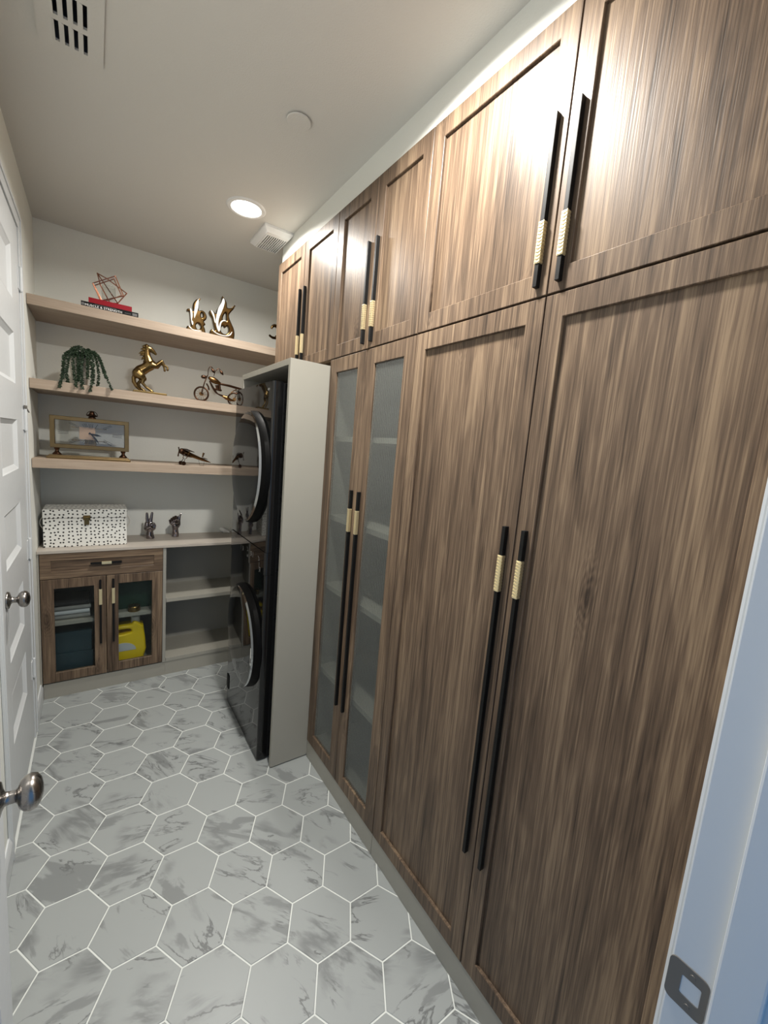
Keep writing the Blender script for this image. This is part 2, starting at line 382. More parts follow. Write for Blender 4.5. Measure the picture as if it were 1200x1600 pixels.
bm = BM(); box(bm, XL-T, XL, 0, 1.864, -.001, ZC); box(bm, XL-T, XL, 2.552, YB+T, -.001, ZC); box(bm, XL-T, XL, 1.864, 2.552, 2.434, ZC); box(bm, XL-T, XL-.05, 1.864, 2.552, -.001, 2.434)
struct('wall_left', bm, 'wall_paint', 'off-white wall holding the white panelled closet door', 'wall')
struct('wall_back', box(BM(), XL, XR, YB, YB+T, 0-.001, ZC), 'wall_paint', 'off-white end wall behind the wooden shelves', 'wall')
struct('wall_right', box(BM(), XR, XR+T, 0, YB+T, 0-.001, ZC), 'wall_paint', 'wall behind the row of wooden cabinets', 'wall')
DX0, DX1, DZ = -.150, .640, 2.44     # doorway the photograph is taken from
bm = BM(); box(bm, XL, DX0-.02, 0, YF, -.001, ZC); box(bm, DX1+.02, XR, 0, YF, -.001, ZC); box(bm, DX0-.02, DX1+.02, 0, YF, DZ+.02, ZC)
struct('wall_front', bm, 'wall_paint', 'wall around the doorway beside the tall cabinets', 'wall')
# filler above the cabinets
struct('trim_1', box(BM(), XC+.018, XR, YF, 2.512, 2.627, ZC), 'wall_paint', 'white painted filler strip between wooden cabinets and ceiling', 'trim')
# baseboards
bm = BM()
for y0, y1 in ((2.622, YK+.008), (.15, 1.797)):
    prism(bm, [(XL, y0, 0), (XL+.013, y0, 0), (XL+.013, y0, .075), (XL+.009, y0, .09), (XL+.005, y0, .1), (XL, y0, .1)], (0, y1-y0, 0))
struct('baseboard_left', bm, 'white_trim', 'white baseboard along the left wall', 'baseboard')
# doorway frame with strike plate
fr = thing('trim_2', (DX1, .07, 0), 'white painted doorway jamb with casing beside the tall cabinet', 'door frame'); fr['kind'] = 'structure'
bm = BM()
box(bm, DX1, DX1+.02, -.01, .1365, 0, DZ+.02, .002); box(bm, DX0-.02, DX0, -.01, .1365, 0, DZ+.02, .002); box(bm, DX0, DX1, -.01, .1365, DZ, DZ+.02)
obj('jamb', bm, 'white_trim', fr)
bm = BM(); box(bm, DX1-.011, DX1, .045, .09, 0, DZ, .003); box(bm, DX0, DX0+.011, .045, .09, 0, DZ, .003); box(bm, DX0, DX1, .045, .09, DZ-.011, DZ, .003)
obj('door_stop', bm, 'white_trim', fr)
bm = BM()
for x0, x1 in ((DX1+.006, DX1+.07), (DX0-.07, DX0-.006)):
    box(bm, x0, x1, .1305, .1435, 0, DZ+.07, .004)
box(bm, DX0-.006, DX1+.006, .1305, .1435, DZ+.006, DZ+.07, .004)
obj('casing', bm, 'white_trim', fr)
bm = BM()
def rrect(y0, y1, z0, z1, r, n=5):
    out = []
    for cy_, cz_, a0 in ((y1-r, z1-r, 0), (y0+r, z1-r, 90), (y0+r, z0+r, 180), (y1-r, z0+r, 270)):
        for k in range(n+1):
            a = math.radians(a0+90*k/n); out.append((cy_+r*math.cos(a), cz_+r*math.sin(a)))
    return out
ply = rrect(.0925, .1375, .889, .953, .009)
hole = rrect(.1, .122, .908, .936, .002)
me = curve_fill([ply, hole], .0009)
me.transform(Matrix(((0, 0, 1, DX1-.0008), (1, 0, 0, 0), (0, 1, 0, 0), (0, 0, 0, 1))))
sp = obj('strike_plate', me, 'steel_dark', fr); sp['label'] = 'dark metal strike plate with square latch hole'
obj('latch_pocket', box(BM(), DX1-.0005, DX1+.0002, .1, .122, .908, .936), 'white_trim', sp)
bm = BM(); cyl(bm, (DX1-.0005, .111, .944), (DX1-.0025, .111, .944), .0035, .003, 12); obj('screw', bm, 'steel_dark', sp)
bm = BM(); cyl(bm, (DX1-.0005, .111, .898), (DX1-.0025, .111, .898), .0035, .003, 12); obj('screw', bm, 'steel_dark', sp)
# ---------------------------------------------------------------- panelled doors
def panel_door(name, xf, th, y0, y1, z0, z1, label):
    """leaf in a plane x = const, panelled face at xf looking to +X"""
    d = bpy.data.objects.new(name, None); C.objects.link(d); d.location = (xf-th/2, (y0+y1)/2, z0); tag(d, label, 'door', kind='structure')
    cs = [2.195, 1.857, 1.505, 1.157, .80, .466]; h = .205
    ya, yb = y0+.095, y1-.205 if name == 'door_1' else y1-.1
    if name == 'door_1': ya, yb = 1.962, 2.345
    bm = BM()
    box(bm, xf-th, xf, y0, ya, z0, z1); box(bm, xf-th, xf, yb, y1, z0, z1)
    zs = [z1] + [q for c in cs for q in (c+h/2, c-h/2)] + [z0]
    for i in range(0, len(zs), 2): box(bm, xf-th, xf, ya, yb, zs[i+1], zs[i])
    obj('leaf', bm, 'white_trim', d)
    for c in cs:
        bm = BM(); n = []
        for ins, dep in ((-.0005, .0003), (.004, -.003), (.02, -.012), (.03, -.012)):
            n.append([bm.verts.new((xf+dep, y, z)) for y, z in ((ya+ins, c-h/2+ins), (yb-ins, c-h/2+ins), (yb-ins, c+h/2-ins), (ya+ins, c+h/2-ins))])
        for A, B in zip(n, n[1:]):
            for k in range(4): bm.faces.new((A[k], A[(k+1) % 4], B[(k+1) % 4], B[k]))
        bm.faces.new(n[-1])
        bk = [bm.verts.new((xf-th*.6, v.co.y, v.co.z)) for v in n[0]]
        for k in range(4): bm.faces.new((n[0][k], bk[k], bk[(k+1) % 4], n[0][(k+1) % 4]))
        bm.faces.new(bk)
        obj('panel', bm, 'white_trim', d)
    return d
def knob(parent, xf, y, z):
    bm = BM()
    lathe(bm, [(.0, 0), (.031, 0), (.032, .003), (.029, .008), (.018, .011), (.0115, .014), (.0105, .02), (.0105, .028), (.0135, .031), (.022, .034), (.0285, .041), (.0305, .049), (.028, .057), (.020, .063), (.008, .066), (0, .0665)], (xf, y, z), (1, 0, 0), 32)
    return obj('knob', bm, 'satin_nickel', parent, smooth='all')
d1 = panel_door('door_1', XL+.006, .035, 1.868, 2.548, .012, 2.43, 'closed white six-panel closet door in the left wall')
k1 = knob(d1, XL+.006, 1.932, .955); k1['label'] = 'satin nickel door knob'
for hz in (2.222, 1.612, 1.0, .385):
    bm = BM(); cyl(bm, (XL+.013, 2.553, hz-.048), (XL+.013, 2.553, hz+.048), .0065, seg=12)
    for q in (-.05, .05): ell(bm, (XL+.013, 2.553, hz+q), (.006, .006, .004), u=10, v=6)
    box(bm, XL+.006, XL+.0085, 2.515, 2.553, hz-.046, hz+.046); box(bm, XL+.0085, XL+.0115, 2.553, 2.575, hz-.046, hz+.046)
    hg = obj('hinge', bm, 'white_trim', d1)
    if abs(hz-1.612) < .01:
        bm = BM(); box(bm, XL+.008, XL+.019, 2.545, 2.572, hz+.05, hz+.066, .003); cyl(bm, (XL+.014, 2.565, hz+.058), (XL+.024, 2.575, hz+.035), .003, seg=8); obj('stop_arm', bm, 'steel_dark', hg)
t3 = BM()
def cas(bm, y0, y1, z0, z1): box(bm, XL+.0005, XL+.011, y0, y1, z0, z1, .003)
cas(t3, 2.556, 2.622, 0, 2.436); cas(t3, 1.797, 1.86, 0, 2.436); cas(t3, 1.797, 2.622, 2.436, 2.498)
box(t3, XL+.010, XL+.015, 2.603, 2.621, 0, 2.48, .002); box(t3, XL+.010, XL+.015, 1.798, 1.816, 0, 2.48, .002); box(t3, XL+.010, XL+.015, 1.798, 2.621, 2.48, 2.497, .002)
struct('trim_3', t3, 'white_trim', 'white moulded casing around the closet door', 'door casing')
d2 = panel_door('door_2', -.147, .036, .152, .935, .012, 2.425, 'white entry door swung open along the left wall')
k2 = knob(d2, -.147, .866, .95); k2['label'] = 'satin nickel door knob'
# ---------------------------------------------------------------- cabinets
class Face:
    """a vertical plane with outward normal: 'x' faces -X (horizontal axis = Y), 'y' faces -Y (horizontal axis = X)"""
    def __init__(s, kind, plane): s.k, s.p = kind, plane
    def box(s, bm, u0, u1, z0, z1, d0, d1, bev=0):
        a, b_ = sorted((s.p-d0, s.p-d1))
        return box(bm, a, b_, u0, u1, z0, z1, bev) if s.k == 'x' else box(bm, u0, u1, a, b_, z0, z1, bev)
    def pt(s, u, z, d): return Vector((s.p-d, u, z)) if s.k == 'x' else Vector((u, s.p-d, z))
def frame_mesh(F, u0, u1, z0, z1, st, rl, th=.02):
    """stiles and rails with a small inner step"""
    bm = BM()
    def ring(i, d): 
        return [bm.verts.new(F.pt(u, z, d)) for u, z in ((u0+i[0], z0+i[1]), (u1-i[0], z0+i[1]), (u1-i[0], z1-i[1]), (u0+i[0], z1-i[1]))]
    R = [ring((0, 0), -th), ring((0, 0), -.0012), ring((.0012, .0012), 0), ring((st-.0015, rl-.0015), 0), ring((st, rl), -.0015), ring((st, rl), -th)]
    for A, B in zip(R, R[1:]+R[:1]):
        for k in range(4): bm.faces.new((A[k], A[(k+1) % 4], B[(k+1) % 4], B[k]))
    return bm
def handle(F, parent, u, z0, z1, g0, g1, vert=True):
    hw = .0055; d0, d1 = 0.0, .014
    bm = BM()
    if vert: F.box(bm, u-hw, u+hw, z0, z1, d0-.001, d1, .0012)
    else: F.box(bm, z0, z1, u-hw, u+hw, d0-.001, d1, .0012)
    h = obj('handle', bm, 'black_handle', parent)
    bm = BM(); e = .0018
    def B(u0, u1, a, b_, q0, q1, bv): F.box(bm, u0, u1, a, b_, q0, q1, bv) if vert else F.box(bm, a, b_, u0, u1, q0, q1, bv)
    def PT(uu, zz, dd): return F.pt(uu, zz, dd) if vert else F.pt(zz, uu, dd)
    B(u-hw-e, u+hw+e, g0, g1, .002, d1+.0012, .0012)
    n = max(5, int((g1-g0)/.0078)); w_ = hw+e; st = (g1-g0)/n; nv = F.pt(0, 0, .0016)-F.pt(0, 0, 0)
    for i in range(n):
        zc = g0+st*(i+.15)
        for sg in (-1, 1):
            prism(bm, [PT(u, zc, d1+.001), PT(u+sg*w_, zc+st*.35, d1+.0003), PT(u+sg*w_, zc+st*.85, d1+.0003), PT(u, zc+st*.5, d1+.001)], nv)
            prism(bm, [PT(u+sg*w_*.98, zc+st*.1, .003), PT(u+sg*w_*.98, zc+st*.1, d1), PT(u+sg*w_*.98, zc+st*.6, d1), PT(u+sg*w_*.98, zc+st*.6, .003)], PT(u+sg*.0012, 0, 0)-PT(u, 0, 0))
    g = obj('handle_grip', bm, 'gold_grip', parent); g['label'] = 'knurled gold grip'
def pane(F, u0, u1, z0, z1, d, pitch, amp=.0042):
    bm = BM(); n = int(round((u1-u0)/pitch)); k = 6; cols = []
    for i in range(n*k+1):
        u = u0+(u1-u0)*i/(n*k); a = abs(math.sin(PI*(i % k)/k)); cols.append((bm.verts.new(F.pt(u, z0, d+a*amp)), bm.verts.new(F.pt(u, z1, d+a*amp))))
    for A, B in zip(cols, cols[1:]): bm.faces.new((A[0], B[0], B[1], A[1]))
    return bm
def wood_door(F, parent, u0, u1, z0, z1, wood_mat, hnd=None, glass=None, st=.05, rl=.055, label=None):
    g = .0016
    d = obj('door', frame_mesh(F, u0+g, u1-g, z0+g, z1-g, st, rl), wood_mat, parent)
    if glass:
        p = obj('pane', pane(F, u0+g+st-.004, u1-g-st+.004, z0+g+rl-.004, z1-g-rl+.004, -.012, glass[0]), glass[1], d, smooth='all'); p['label'] = 'reeded glass pane'
    else:
        bm = BM(); F.box(bm, u0+g+st-.004, u1-g-st+.004, z0+g+rl-.004, z1-g-rl+.004, -.018, -.0095); obj('center_panel', bm, wood_mat, d)
    if hnd: handle(F, d, *hnd)
    return d
FX = Face('x', XC); FY = Face('y', YK)
YS = [2.512, 2.135, 1.777, 1.466, 1.152, .661, .164]
ZSM, ZT, ZB = 1.998, 2.626, .092
def carcass_solid(name, parent, y0, y1, z0, z1, mat, front=.022):
    bm = BM(); box(bm, XC+front, XR-.002, y0+.001, y1-.001, z0, z1); obj(name, bm, mat, parent)
LOWH = (.455, 1.431, 1.254, 1.353); UPH = (2.021, 2.401, 2.074, 2.169)
def pair(parent, ya, ym, yb, z0, z1, H, glass=None, st=.05, rl=.055):
    """ya > ym > yb"""
    wood_door(FX, parent, ym, ya, z0, z1, 'wood_v', (ym+.029, *H), glass, st, rl)
    wood_door(FX, parent, yb, ym, z0, z1, 'wood_v', (ym-.031, *H), glass, st, rl)
# tall two-door cabinet next to the doorway
tc = thing('tall_cabinet', (1.19, (YS[4]+YS[6])/2, 0), 'tall brown wood-grain cabinet with two solid shaker doors and full-length black handles', 'cabinet')
carcass_solid('body', tc, YS[6], YS[4], ZB, ZSM-.002, 'wood_v')
obj('plinth', box(BM(), XK, XC+.03, .145, YS[4]-.001, 0, ZB-.001), 'greige', tc)
obj('filler_strip', box(BM(), XC+.002, XC+.022, .145, YS[6]-.001, ZB, ZSM-.002), 'wood_v', tc)
pair(tc, YS[4], YS[5], YS[6], ZB, ZSM-.001, LOWH)
# tall glass cabinet
gc = thing('glass_cabinet', (1.19, (YS[2]+YS[4])/2, 0), 'tall narrow wooden cabinet with two reeded glass doors beside the grey appliance panel', 'cabinet')
bm = BM(); y0, y1 = YS[4]+.001, YS[2]-.001; x0, x1 = XC+.022, XR-.002
bm.free()
for nm, q in (('side_panel', (x0, x1, y0, y0+.018, ZB, ZSM-.002)), ('side_panel', (x0, x1, y1-.018, y1, ZB, ZSM-.002)), ('bottom_panel', (x0, x1, y0+.018, y1-.018, ZB, ZB+.018)), ('top_panel', (x0, x1, y0+.018, y1-.018, ZSM-.02, ZSM-.002)), ('back_panel', (x1-.012, x1, y0+.018, y1-.018, ZB+.018, ZSM-.02))): obj(nm, box(BM(), *q), 'greige_inside', gc)
for z in (1.655, 1.285, .945, .51): obj('shelf', box(BM(), x0+.012, x1-.012, y0+.018, y1-.018, z-.022, z), 'greige_inside', gc)
obj('plinth', box(BM(), XK, XC+.03, YS[4]+.001, YS[2]-.001, 0, ZB-.001), 'greige', gc)
pair(gc, YS[2], YS[3], YS[4], ZB, ZSM-.001, LOWH, (.0118, 'reeded_glass'), .061, .06)
# upper cabinets
for lab, ya, ym, yb in (('wooden upper cabinet with the widest doors above the tall solid cabinet', YS[4], YS[5], YS[6]), ('narrow wooden upper cabinet above the reeded glass cabinet', YS[2], YS[3], YS[4]), ('wooden upper cabinet above the black laundry tower', YS[0], YS[1], YS[2])):
    u = thing('upper_cabinet', (1.19, (ya+yb)/2, ZSM+.001), lab, 'cabinet', 'upper cabinets under the ceiling')
    carcass_solid('body', u, yb, ya, ZSM+.001, ZT, 'wood_v')
    if ym == YS[5]: obj('filler_strip', box(BM(), XC+.002, XC+.022, .145, YS[6]-.001, ZSM+.001, ZT), 'wood_v', u)
    pair(u, ya, ym, yb, ZSM+.001, ZT, UPH)
# grey surround of the laundry tower
su = thing('appliance_surround', (1.1, 2.14, 0), 'light greige panel surround framing the black laundry tower', 'cabinet')
XP = .700
obj('side_panel', box(BM(), XP, XR-.003, 1.779, 1.801, .006, 1.972, .001), 'greige', su)
obj('side_panel', box(BM(), XP, XR-.003, 2.475, 2.497, .006, 1.972, .001), 'greige', su)
obj('top_panel', box(BM(), XP, XR-.003, 1.8005, 2.4755, 1.945, 1.972, .001), 'greige', su)
obj('levelling_foot', box(BM(), XP+.03, XP+.5, 1.788, 1.798, 0, .0065), 'print_grey', su)
# ---------------------------------------------------------------- laundry tower
XW, TY0, TY1, TZ = .655, 1.852, 2.448, 1.876
lt = thing('laundry_tower', (1.03, 2.15, 0), 'glossy black stacked washer and dryer tower with round doors', 'washer dryer')
def plan_prism(bm, x0, x1, y0, y1, z0, z1, r, n=6):
    pts = []
    for cx_, cy_, a0 in ((x0+r, y0+r, 180), (x1-.005, y0+.005, 270), (x1-.005, y1-.005, 0), (x0+r, y1-r, 90)):
        rr = r if cx_ == x0+r else .005
        for k in range(n+1):
            a = math.radians(a0+90*k/n); pts.append((cx_+rr*math.cos(a), cy_+rr*math.sin(a), z0))
    return prism(bm, pts, (0, 0, z1-z0))
bm = BM(); plan_prism(bm, XW+.03, 1.40, TY0+.004, TY1-.004, .012, TZ-.004, .01); obj('body', bm, 'tower_side', lt, smooth=True)
up_f = obj('dryer_front', plan_prism(BM(), XW, XW+.05, TY0, TY1, 1.088, TZ, .012), 'tower_glass', lt, smooth=True)
cp = obj('control_panel', plan_prism(BM(), XW-.004, XW+.05, TY0, TY1, .978, 1.0865, .014), 'tower_glass', lt, smooth=True)
lo_f = obj('washer_front', plan_prism(BM(), XW, XW+.05, TY0, TY1, .012, .9765, .012), 'tower_glass', lt, smooth=True)
for (fx, fy) in ((.72, 1.9), (.72, 2.4), (1.34, 1.9), (1.34, 2.4)): obj('foot', lathe(BM(), [(0, 0), (.02, 0), (.02, .008), (.012, .014), (0, .014)], (fx, fy, 0), seg=14), 'dark_slot', lt)
def round_door(name, cy_, cz_, r, a0, a1):
    bm = BM()
    lathe(bm, [(0, .026), (r*.60, .0255), (r*.9, .0235), (r*.975, .020), (r, .012), (r*1.0, 0), (0, 0)], (XW, cy_, cz_), (-1, 0, 0), 72)
    d = obj(name, bm, 'tower_glass', lt, smooth=True)
    # crescent handle on the side towards the entry
    n = 48; inn, top, outp = [], [], []
    bmc, bmk = BM(), BM()
    rows = []
    for i in range(n+1):
        t = i/n; a = math.radians(a0+(a1-a0)*t); wdt = math.sin(PI*t)**.7
        ca, sa = math.cos(a), math.sin(a)
        def P(rad, dep): return (XW-dep, cy_-rad*ca, cz_+rad*sa)
        rows.append([P(r*(1-.10*wdt)-.001, .0235), P(r*(1-.09*wdt), .028+.011*wdt), P(r*(1-.03*wdt), .027+.006*wdt), P(r*(1+.03*wdt)+.002, .016+.004*wdt), P(r*(1+.05*wdt)+.003, .001)])
    def strip(bm, c0, c1):
        vs = [[bm.verts.new(rw[c]) for c in range(c0, c1+1)] for rw in rows]
        for A, B in zip(vs, vs[1:]):
            for k in range(c1-c0): bm.faces.new((A[k], A[k+1], B[k+1], B[k]))
    strip(bmc, 0, 2); strip(bmk, 2, 4)
    h = obj('handle_trim', bmc, 'chrome', d, smooth=True); h['label'] = 'chrome crescent handle edge'
    obj('handle', bmk, 'tower_black', d, smooth=True)
    return d
round_door('dryer_door', 2.142, 1.472, .281, 80, -82)
wdr = round_door('washer_door', 2.135, .572, .268, 112, -64)
p = at(391, 1028, x=XW-.03); bm = BM(); box(bm, XW-.0275, XW-.0255, p.y-.012, p.y+.012, p.z-.045, p.z+.045); st_ = obj('sticker', bm, 'print_white', wdr)
bm = BM(); box(bm, XW-.0285, XW-.0275, p.y-.007, p.y+.007, p.z-.03, p.z-.005); obj('print', bm, 'print_grey', st_)
bm = BM(); rr = rrect(2.395, 2.44, .10, .19, .008); prism(bm, [(XW-.002, y, z) for y, z in rr], (.004, 0, 0)); obj('drain_cover', bm, 'tower_black', lt)
# faint legends, each a small stroke group
def mark(pts, wd=.0022):
    bm = BM()
    for a, b_ in zip(pts, pts[1:]):
        dy, dz = b_[0]-a[0], b_[1]-a[1]; L_ = math.hypot(dy, dz) or 1; ny, nz = -dz/L_*wd/2, dy/L_*wd/2
        q = [(XW-.0042, a[0]+ny, a[1]+nz), (XW-.0042, a[0]-ny, a[1]-nz), (XW-.0042, b_[0]-ny, b_[1]-nz), (XW-.0042, b_[0]+ny, b_[1]+nz)]
        prism(bm, q, (.0008, 0, 0))
    obj('control_legend', bm, 'mark_grey', cp)
for yy, zz, sh in ((2.40, 1.045, 0), (2.36, 1.05, 1), (2.24, 1.03, 1), (2.20, 1.03, 2), (2.12, 1.045, 3), (2.115, 1.01, 0), (2.06, 1.035, 2), (2.03, 1.035, 1), (1.94, 1.04, 3), (1.93, 1.01, 1), (1.92, .99, 2)):
    sh_pts = [[(-.012, -.006), (-.004, .008), (.006, -.008), (.013, .004)], [(0, -.013), (0, .013)], [(-.008, -.012), (-.008, .01), (.006, .01), (.008, 0), (-.006, -.002), (.01, -.014)], [(.01, .01), (-.002, .004), (-.01, -.008), (.006, -.01)]][sh]
    mark([(yy+a, zz+b_) for a, b_ in sh_pts])
bm = BM(); p = at(420, 608, x=XW); box(bm, XW-.0006, XW+.001, p.y-.012, p.y+.012, p.z-.005, p.z+.005); obj('badge', bm, 'mark_grey', up_f)
# ---------------------------------------------------------------- base unit along the end wall
bx0, bx1 = -.262, .368
bc = thing('base_cabinet', (.05, 3.1, 0), 'low wooden base cabinet with one drawer over two reeded glass doors', 'cabinet')
bm = BM(); yb0, yb1 = YK+.022, YB-.003
bm.free()
for nm, q in (('side_panel', (bx0, bx0+.016, yb0, yb1, .094, .882)), ('side_panel', (bx1-.012, bx1+.006, YK+.003, yb1, .094, .882)), ('bottom_panel', (bx0+.016, bx1-.012, yb0, yb1, .094, .11)), ('back_panel', (bx0+.016, bx1-.012, yb1-.01, yb1, .11, .882)), ('divider', (bx0+.016, bx1-.012, yb0, yb1-.01, .715, .735)), ('top_panel', (bx0+.016, bx1-.012, yb0, yb1-.01, .862, .882))): obj(nm, box(BM(), *q), 'greige_inside', bc)
obj('shelf', box(BM(), bx0+.016, bx1-.012, yb0+.008, yb1-.01, .437, .458), 'greige_inside', bc)
obj('plinth', box(BM(), XL+.014, bx1+.006, YK+.010, YK+.03, 0, .093), 'greige', bc)
obj('filler_strip', box(BM(), XL+.001, bx0-.001, YK+.004, YK+.022, .094, .882), 'greige', bc)
dr = obj('drawer', frame_mesh(FY, bx0+.002, bx1-.014, .7325, .880, .05, .042), 'wood_h', bc)
bm = BM(); FY.box(bm, bx0+.048, bx1-.06, .77, .843, -.018, -.0065); obj('center_panel', bm, 'wood_h', dr)
handle(FY, dr, .812, -.026, .13, .028, .078, vert=False)
mid = .0505
wood_door(FY, bc, bx0+.0005, mid, .100, .7305, 'wood_v', (mid-.030, .305, .707, .553, .65), (.0088, 'reeded_glass_small'), .06, .056)
wood_door(FY, bc, mid, bx1-.0125, .100, .7305, 'wood_v', (mid+.035, .305, .707, .553, .65), (.0088, 'reeded_glass_small'), .06, .056)
os_ = thing('open_shelf_unit', (.9, 3.1, 0), 'low open greige shelf unit beside the wooden base cabinet', 'shelf')
sx0, sx1 = bx1+.008, XR-.003
obj('back_panel', box(BM(), sx0, sx1, YB-.014, YB-.003, .094, .882), 'greige_inside', os_)
obj('side_panel', box(BM(), sx1-.018, sx1, YK+.004, YB-.014, .094, .882), 'greige', os_)
obj('shelf', box(BM(), sx0, sx1-.018, YK+.006, YB-.014, .512, .536), 'greige', os_)
obj('shelf', box(BM(), sx0, sx1-.018, YK+.006, YB-.014, .094, .118), 'greige', os_)
obj('plinth', box(BM(), sx0-.0015, sx1, YK+.010, YK+.03, 0, .0935), 'greige', os_)
ct = obj('countertop', box(BM(), XL+.001, XR-.002, YK-.004, YB-.002, .882, .899, .0015), 'counter_laminate'); tag(ct, 'pale laminate countertop over the base cabinet and open shelves', 'countertop')
# wall shelves
for z, lab in ((2.240, 'highest long pale wooden wall shelf, holding the red book'), (1.830, 'middle long pale wooden wall shelf, holding the rearing horse'), (1.419, 'lowest long pale wooden wall shelf, holding the brass clock')):
    s_ = obj('wall_shelf', box(BM(), XL+.002, XR-.002, YSF, YB-.001, z-.050, z, .0015), 'shelf_wood'); tag(s_, lab, 'shelf', 'wooden wall shelves')
Z1, Z2, Z3, ZCT = 2.240, 1.830, 1.419, .899
# ---------------------------------------------------------------- ceiling fittings
def can_light(x, y, lab, k=1, sfx=''):
    t = thing('recessed_light'+sfx, (x, y, ZC), lab, 'ceiling light', 'recessed ceiling lights')
    bm = BM(); lathe(bm, [(.070, -.001), (.070, -.004), (.074, -.007), (.088, -.006), (.094, -.0005), (.094, .0), (.07, .0)], (x, y, ZC), (0, 0, 1), 40); obj('trim_ring', bm, 'white_plastic', t, smooth=True)
    bm = BM(); lathe(bm, [(0, -.0015), (.0705, -.0015), (.0705, -.004), (.05, -.0055), (0, -.006)], (x, y, ZC), (0, 0, 1), 40); obj('lens'+sfx, bm, 'lamp_lens', t, smooth=True)
    l = bpy.data.lights.new('lamp'+sfx, 'AREA'); l.shape = 'DISK'; l.size = .13; l.energy = LAMP_W*k; l.color = (1, .965, .905); l.spread = math.radians(162)
    lo = bpy.data.objects.new('lamp'+sfx, l); C.objects.link(lo); lo.parent = t; lo.location = (0, 0, -.008)
can_light(.632, 2.290, 'round recessed ceiling light near the slotted exhaust grille', .6)
can_light(.560, .950, 'round recessed ceiling light above the widest upper cabinet', 1.15, '_offscreen')
bm = BM(); lathe(bm, [(0, -.009), (.041, -.009), (.043, -.0075), (.043, -.0055), (.036, -.005), (.036, -.0005), (0, -.0005)], (.611, 1.588, ZC), (0, 0, 1), 40)
tag(obj('sprinkler_cover', bm, 'ceiling_paint', None, True), 'flat round white sprinkler cover disc on the ceiling', 'sprinkler cover')
# exhaust fan grille
def duct(q, h, parent, mat='duct_steel'):
    """thin metal box rising above the ceiling, open below"""
    bm = BM(); w_ = .0015
    box(bm, q[0], q[0]+w_, q[2], q[3], ZC, ZC+h); box(bm, q[1]-w_, q[1], q[2], q[3], ZC, ZC+h); box(bm, q[0]+w_, q[1]-w_, q[2], q[2]+w_, ZC, ZC+h); box(bm, q[0]+w_, q[1]-w_, q[3]-w_, q[3], ZC, ZC+h); box(bm, q[0], q[1], q[2], q[3], ZC+h, ZC+h+w_)
    obj('duct', bm, mat, parent)
ef = thing('exhaust_grille', (.83, 2.47, ZC), 'white square exhaust fan grille with dark slots on ceiling', 'vent')
gx0, gx1, gy0, gy1 = .748, .906, 2.352, 2.612
sx_, ex_ = gx0+.03, gx1-.018
bm = BM(); n = []
def vring(x0, x1, y0, y1, z): return [bm.verts.new((x, y, ZC+z)) for x, y in ((x0, y0), (x1, y0), (x1, y1), (x0, y1))]
n = [vring(gx0, gx1, gy0, gy1, -.0005), vring(gx0, gx1, gy0, gy1, -.012), vring(gx0+.022, gx1-.0132, gy0+.022, gy1-.022, -.031), vring(sx_, ex_, gy0+.055, gy1-.026, -.031), vring(sx_, ex_, gy0+.055, gy1-.026, -.029), vring(gx0+.003, gx1-.003, gy0+.003, gy1-.003, -.0105), vring(gx0+.003, gx1-.003, gy0+.003, gy1-.003, -.0005)]
for A, B in zip(n, n[1:]+n[:1]):
    for k in range(4): bm.faces.new((A[k], A[(k+1) % 4], B[(k+1) % 4], B[k]))
obj('cover', bm, 'white_plastic', ef)
duct(EXH, .2, ef)
for i in range(11):
    x = sx_+(ex_-sx_)*i/10; obj('slat', box(BM(), x-.0025, x+.0025, gy0+.053, gy1-.024, ZC-.0345, ZC-.031), 'white_plastic', ef)
# supply register
rg = thing('supply_register', (-.04, 1.66, ZC), 'white curved-blade air supply register on the ceiling', 'vent')
SLOTS = [(-.078+i*.0228, ya, yb) for ya, yb in ((1.708, 1.787), (1.602, 1.688), (1.496, 1.582)) for i in range(4)]
me = curve_fill([[(-.125, 1.47), (.036, 1.47), (.036, 1.815), (-.125, 1.815)]]+[[(x-.005, ya), (x+.0055, ya), (x+.0055, yb), (x-.005, yb)] for x, ya, yb in SLOTS], .0035)
me.transform(Matrix.Translation((0, 0, ZC-.0042))); obj('plate', me, 'ceiling_paint', rg); duct(REG, .25, rg)
for (ya, yb) in ((1.708, 1.787), (1.602, 1.688), (1.496, 1.582)):
    for i in range(4):
        x = -.078+i*.0228
        bm = BM(); prism(bm, [(x-.012, ya, ZC-.0075), (x-.007, ya, ZC-.0078), (x-.0045, ya, ZC-.0115), (x-.0052, ya, ZC-.0122), (x-.0085, ya, ZC-.0095)], (0, yb-ya, 0)); obj('blade', bm, 'ceiling_paint', rg)
# ---------------------------------------------------------------- things on the shelves
def sweeppx(bm, pp, Y, radii, seg=8, dy=None, **k):
    pts = [at(x, y, y=Y+(dy[i] if dy else 0)) for i, (x, y) in enumerate(pp)]
    return sweep(bm, pts, radii, seg, **k)
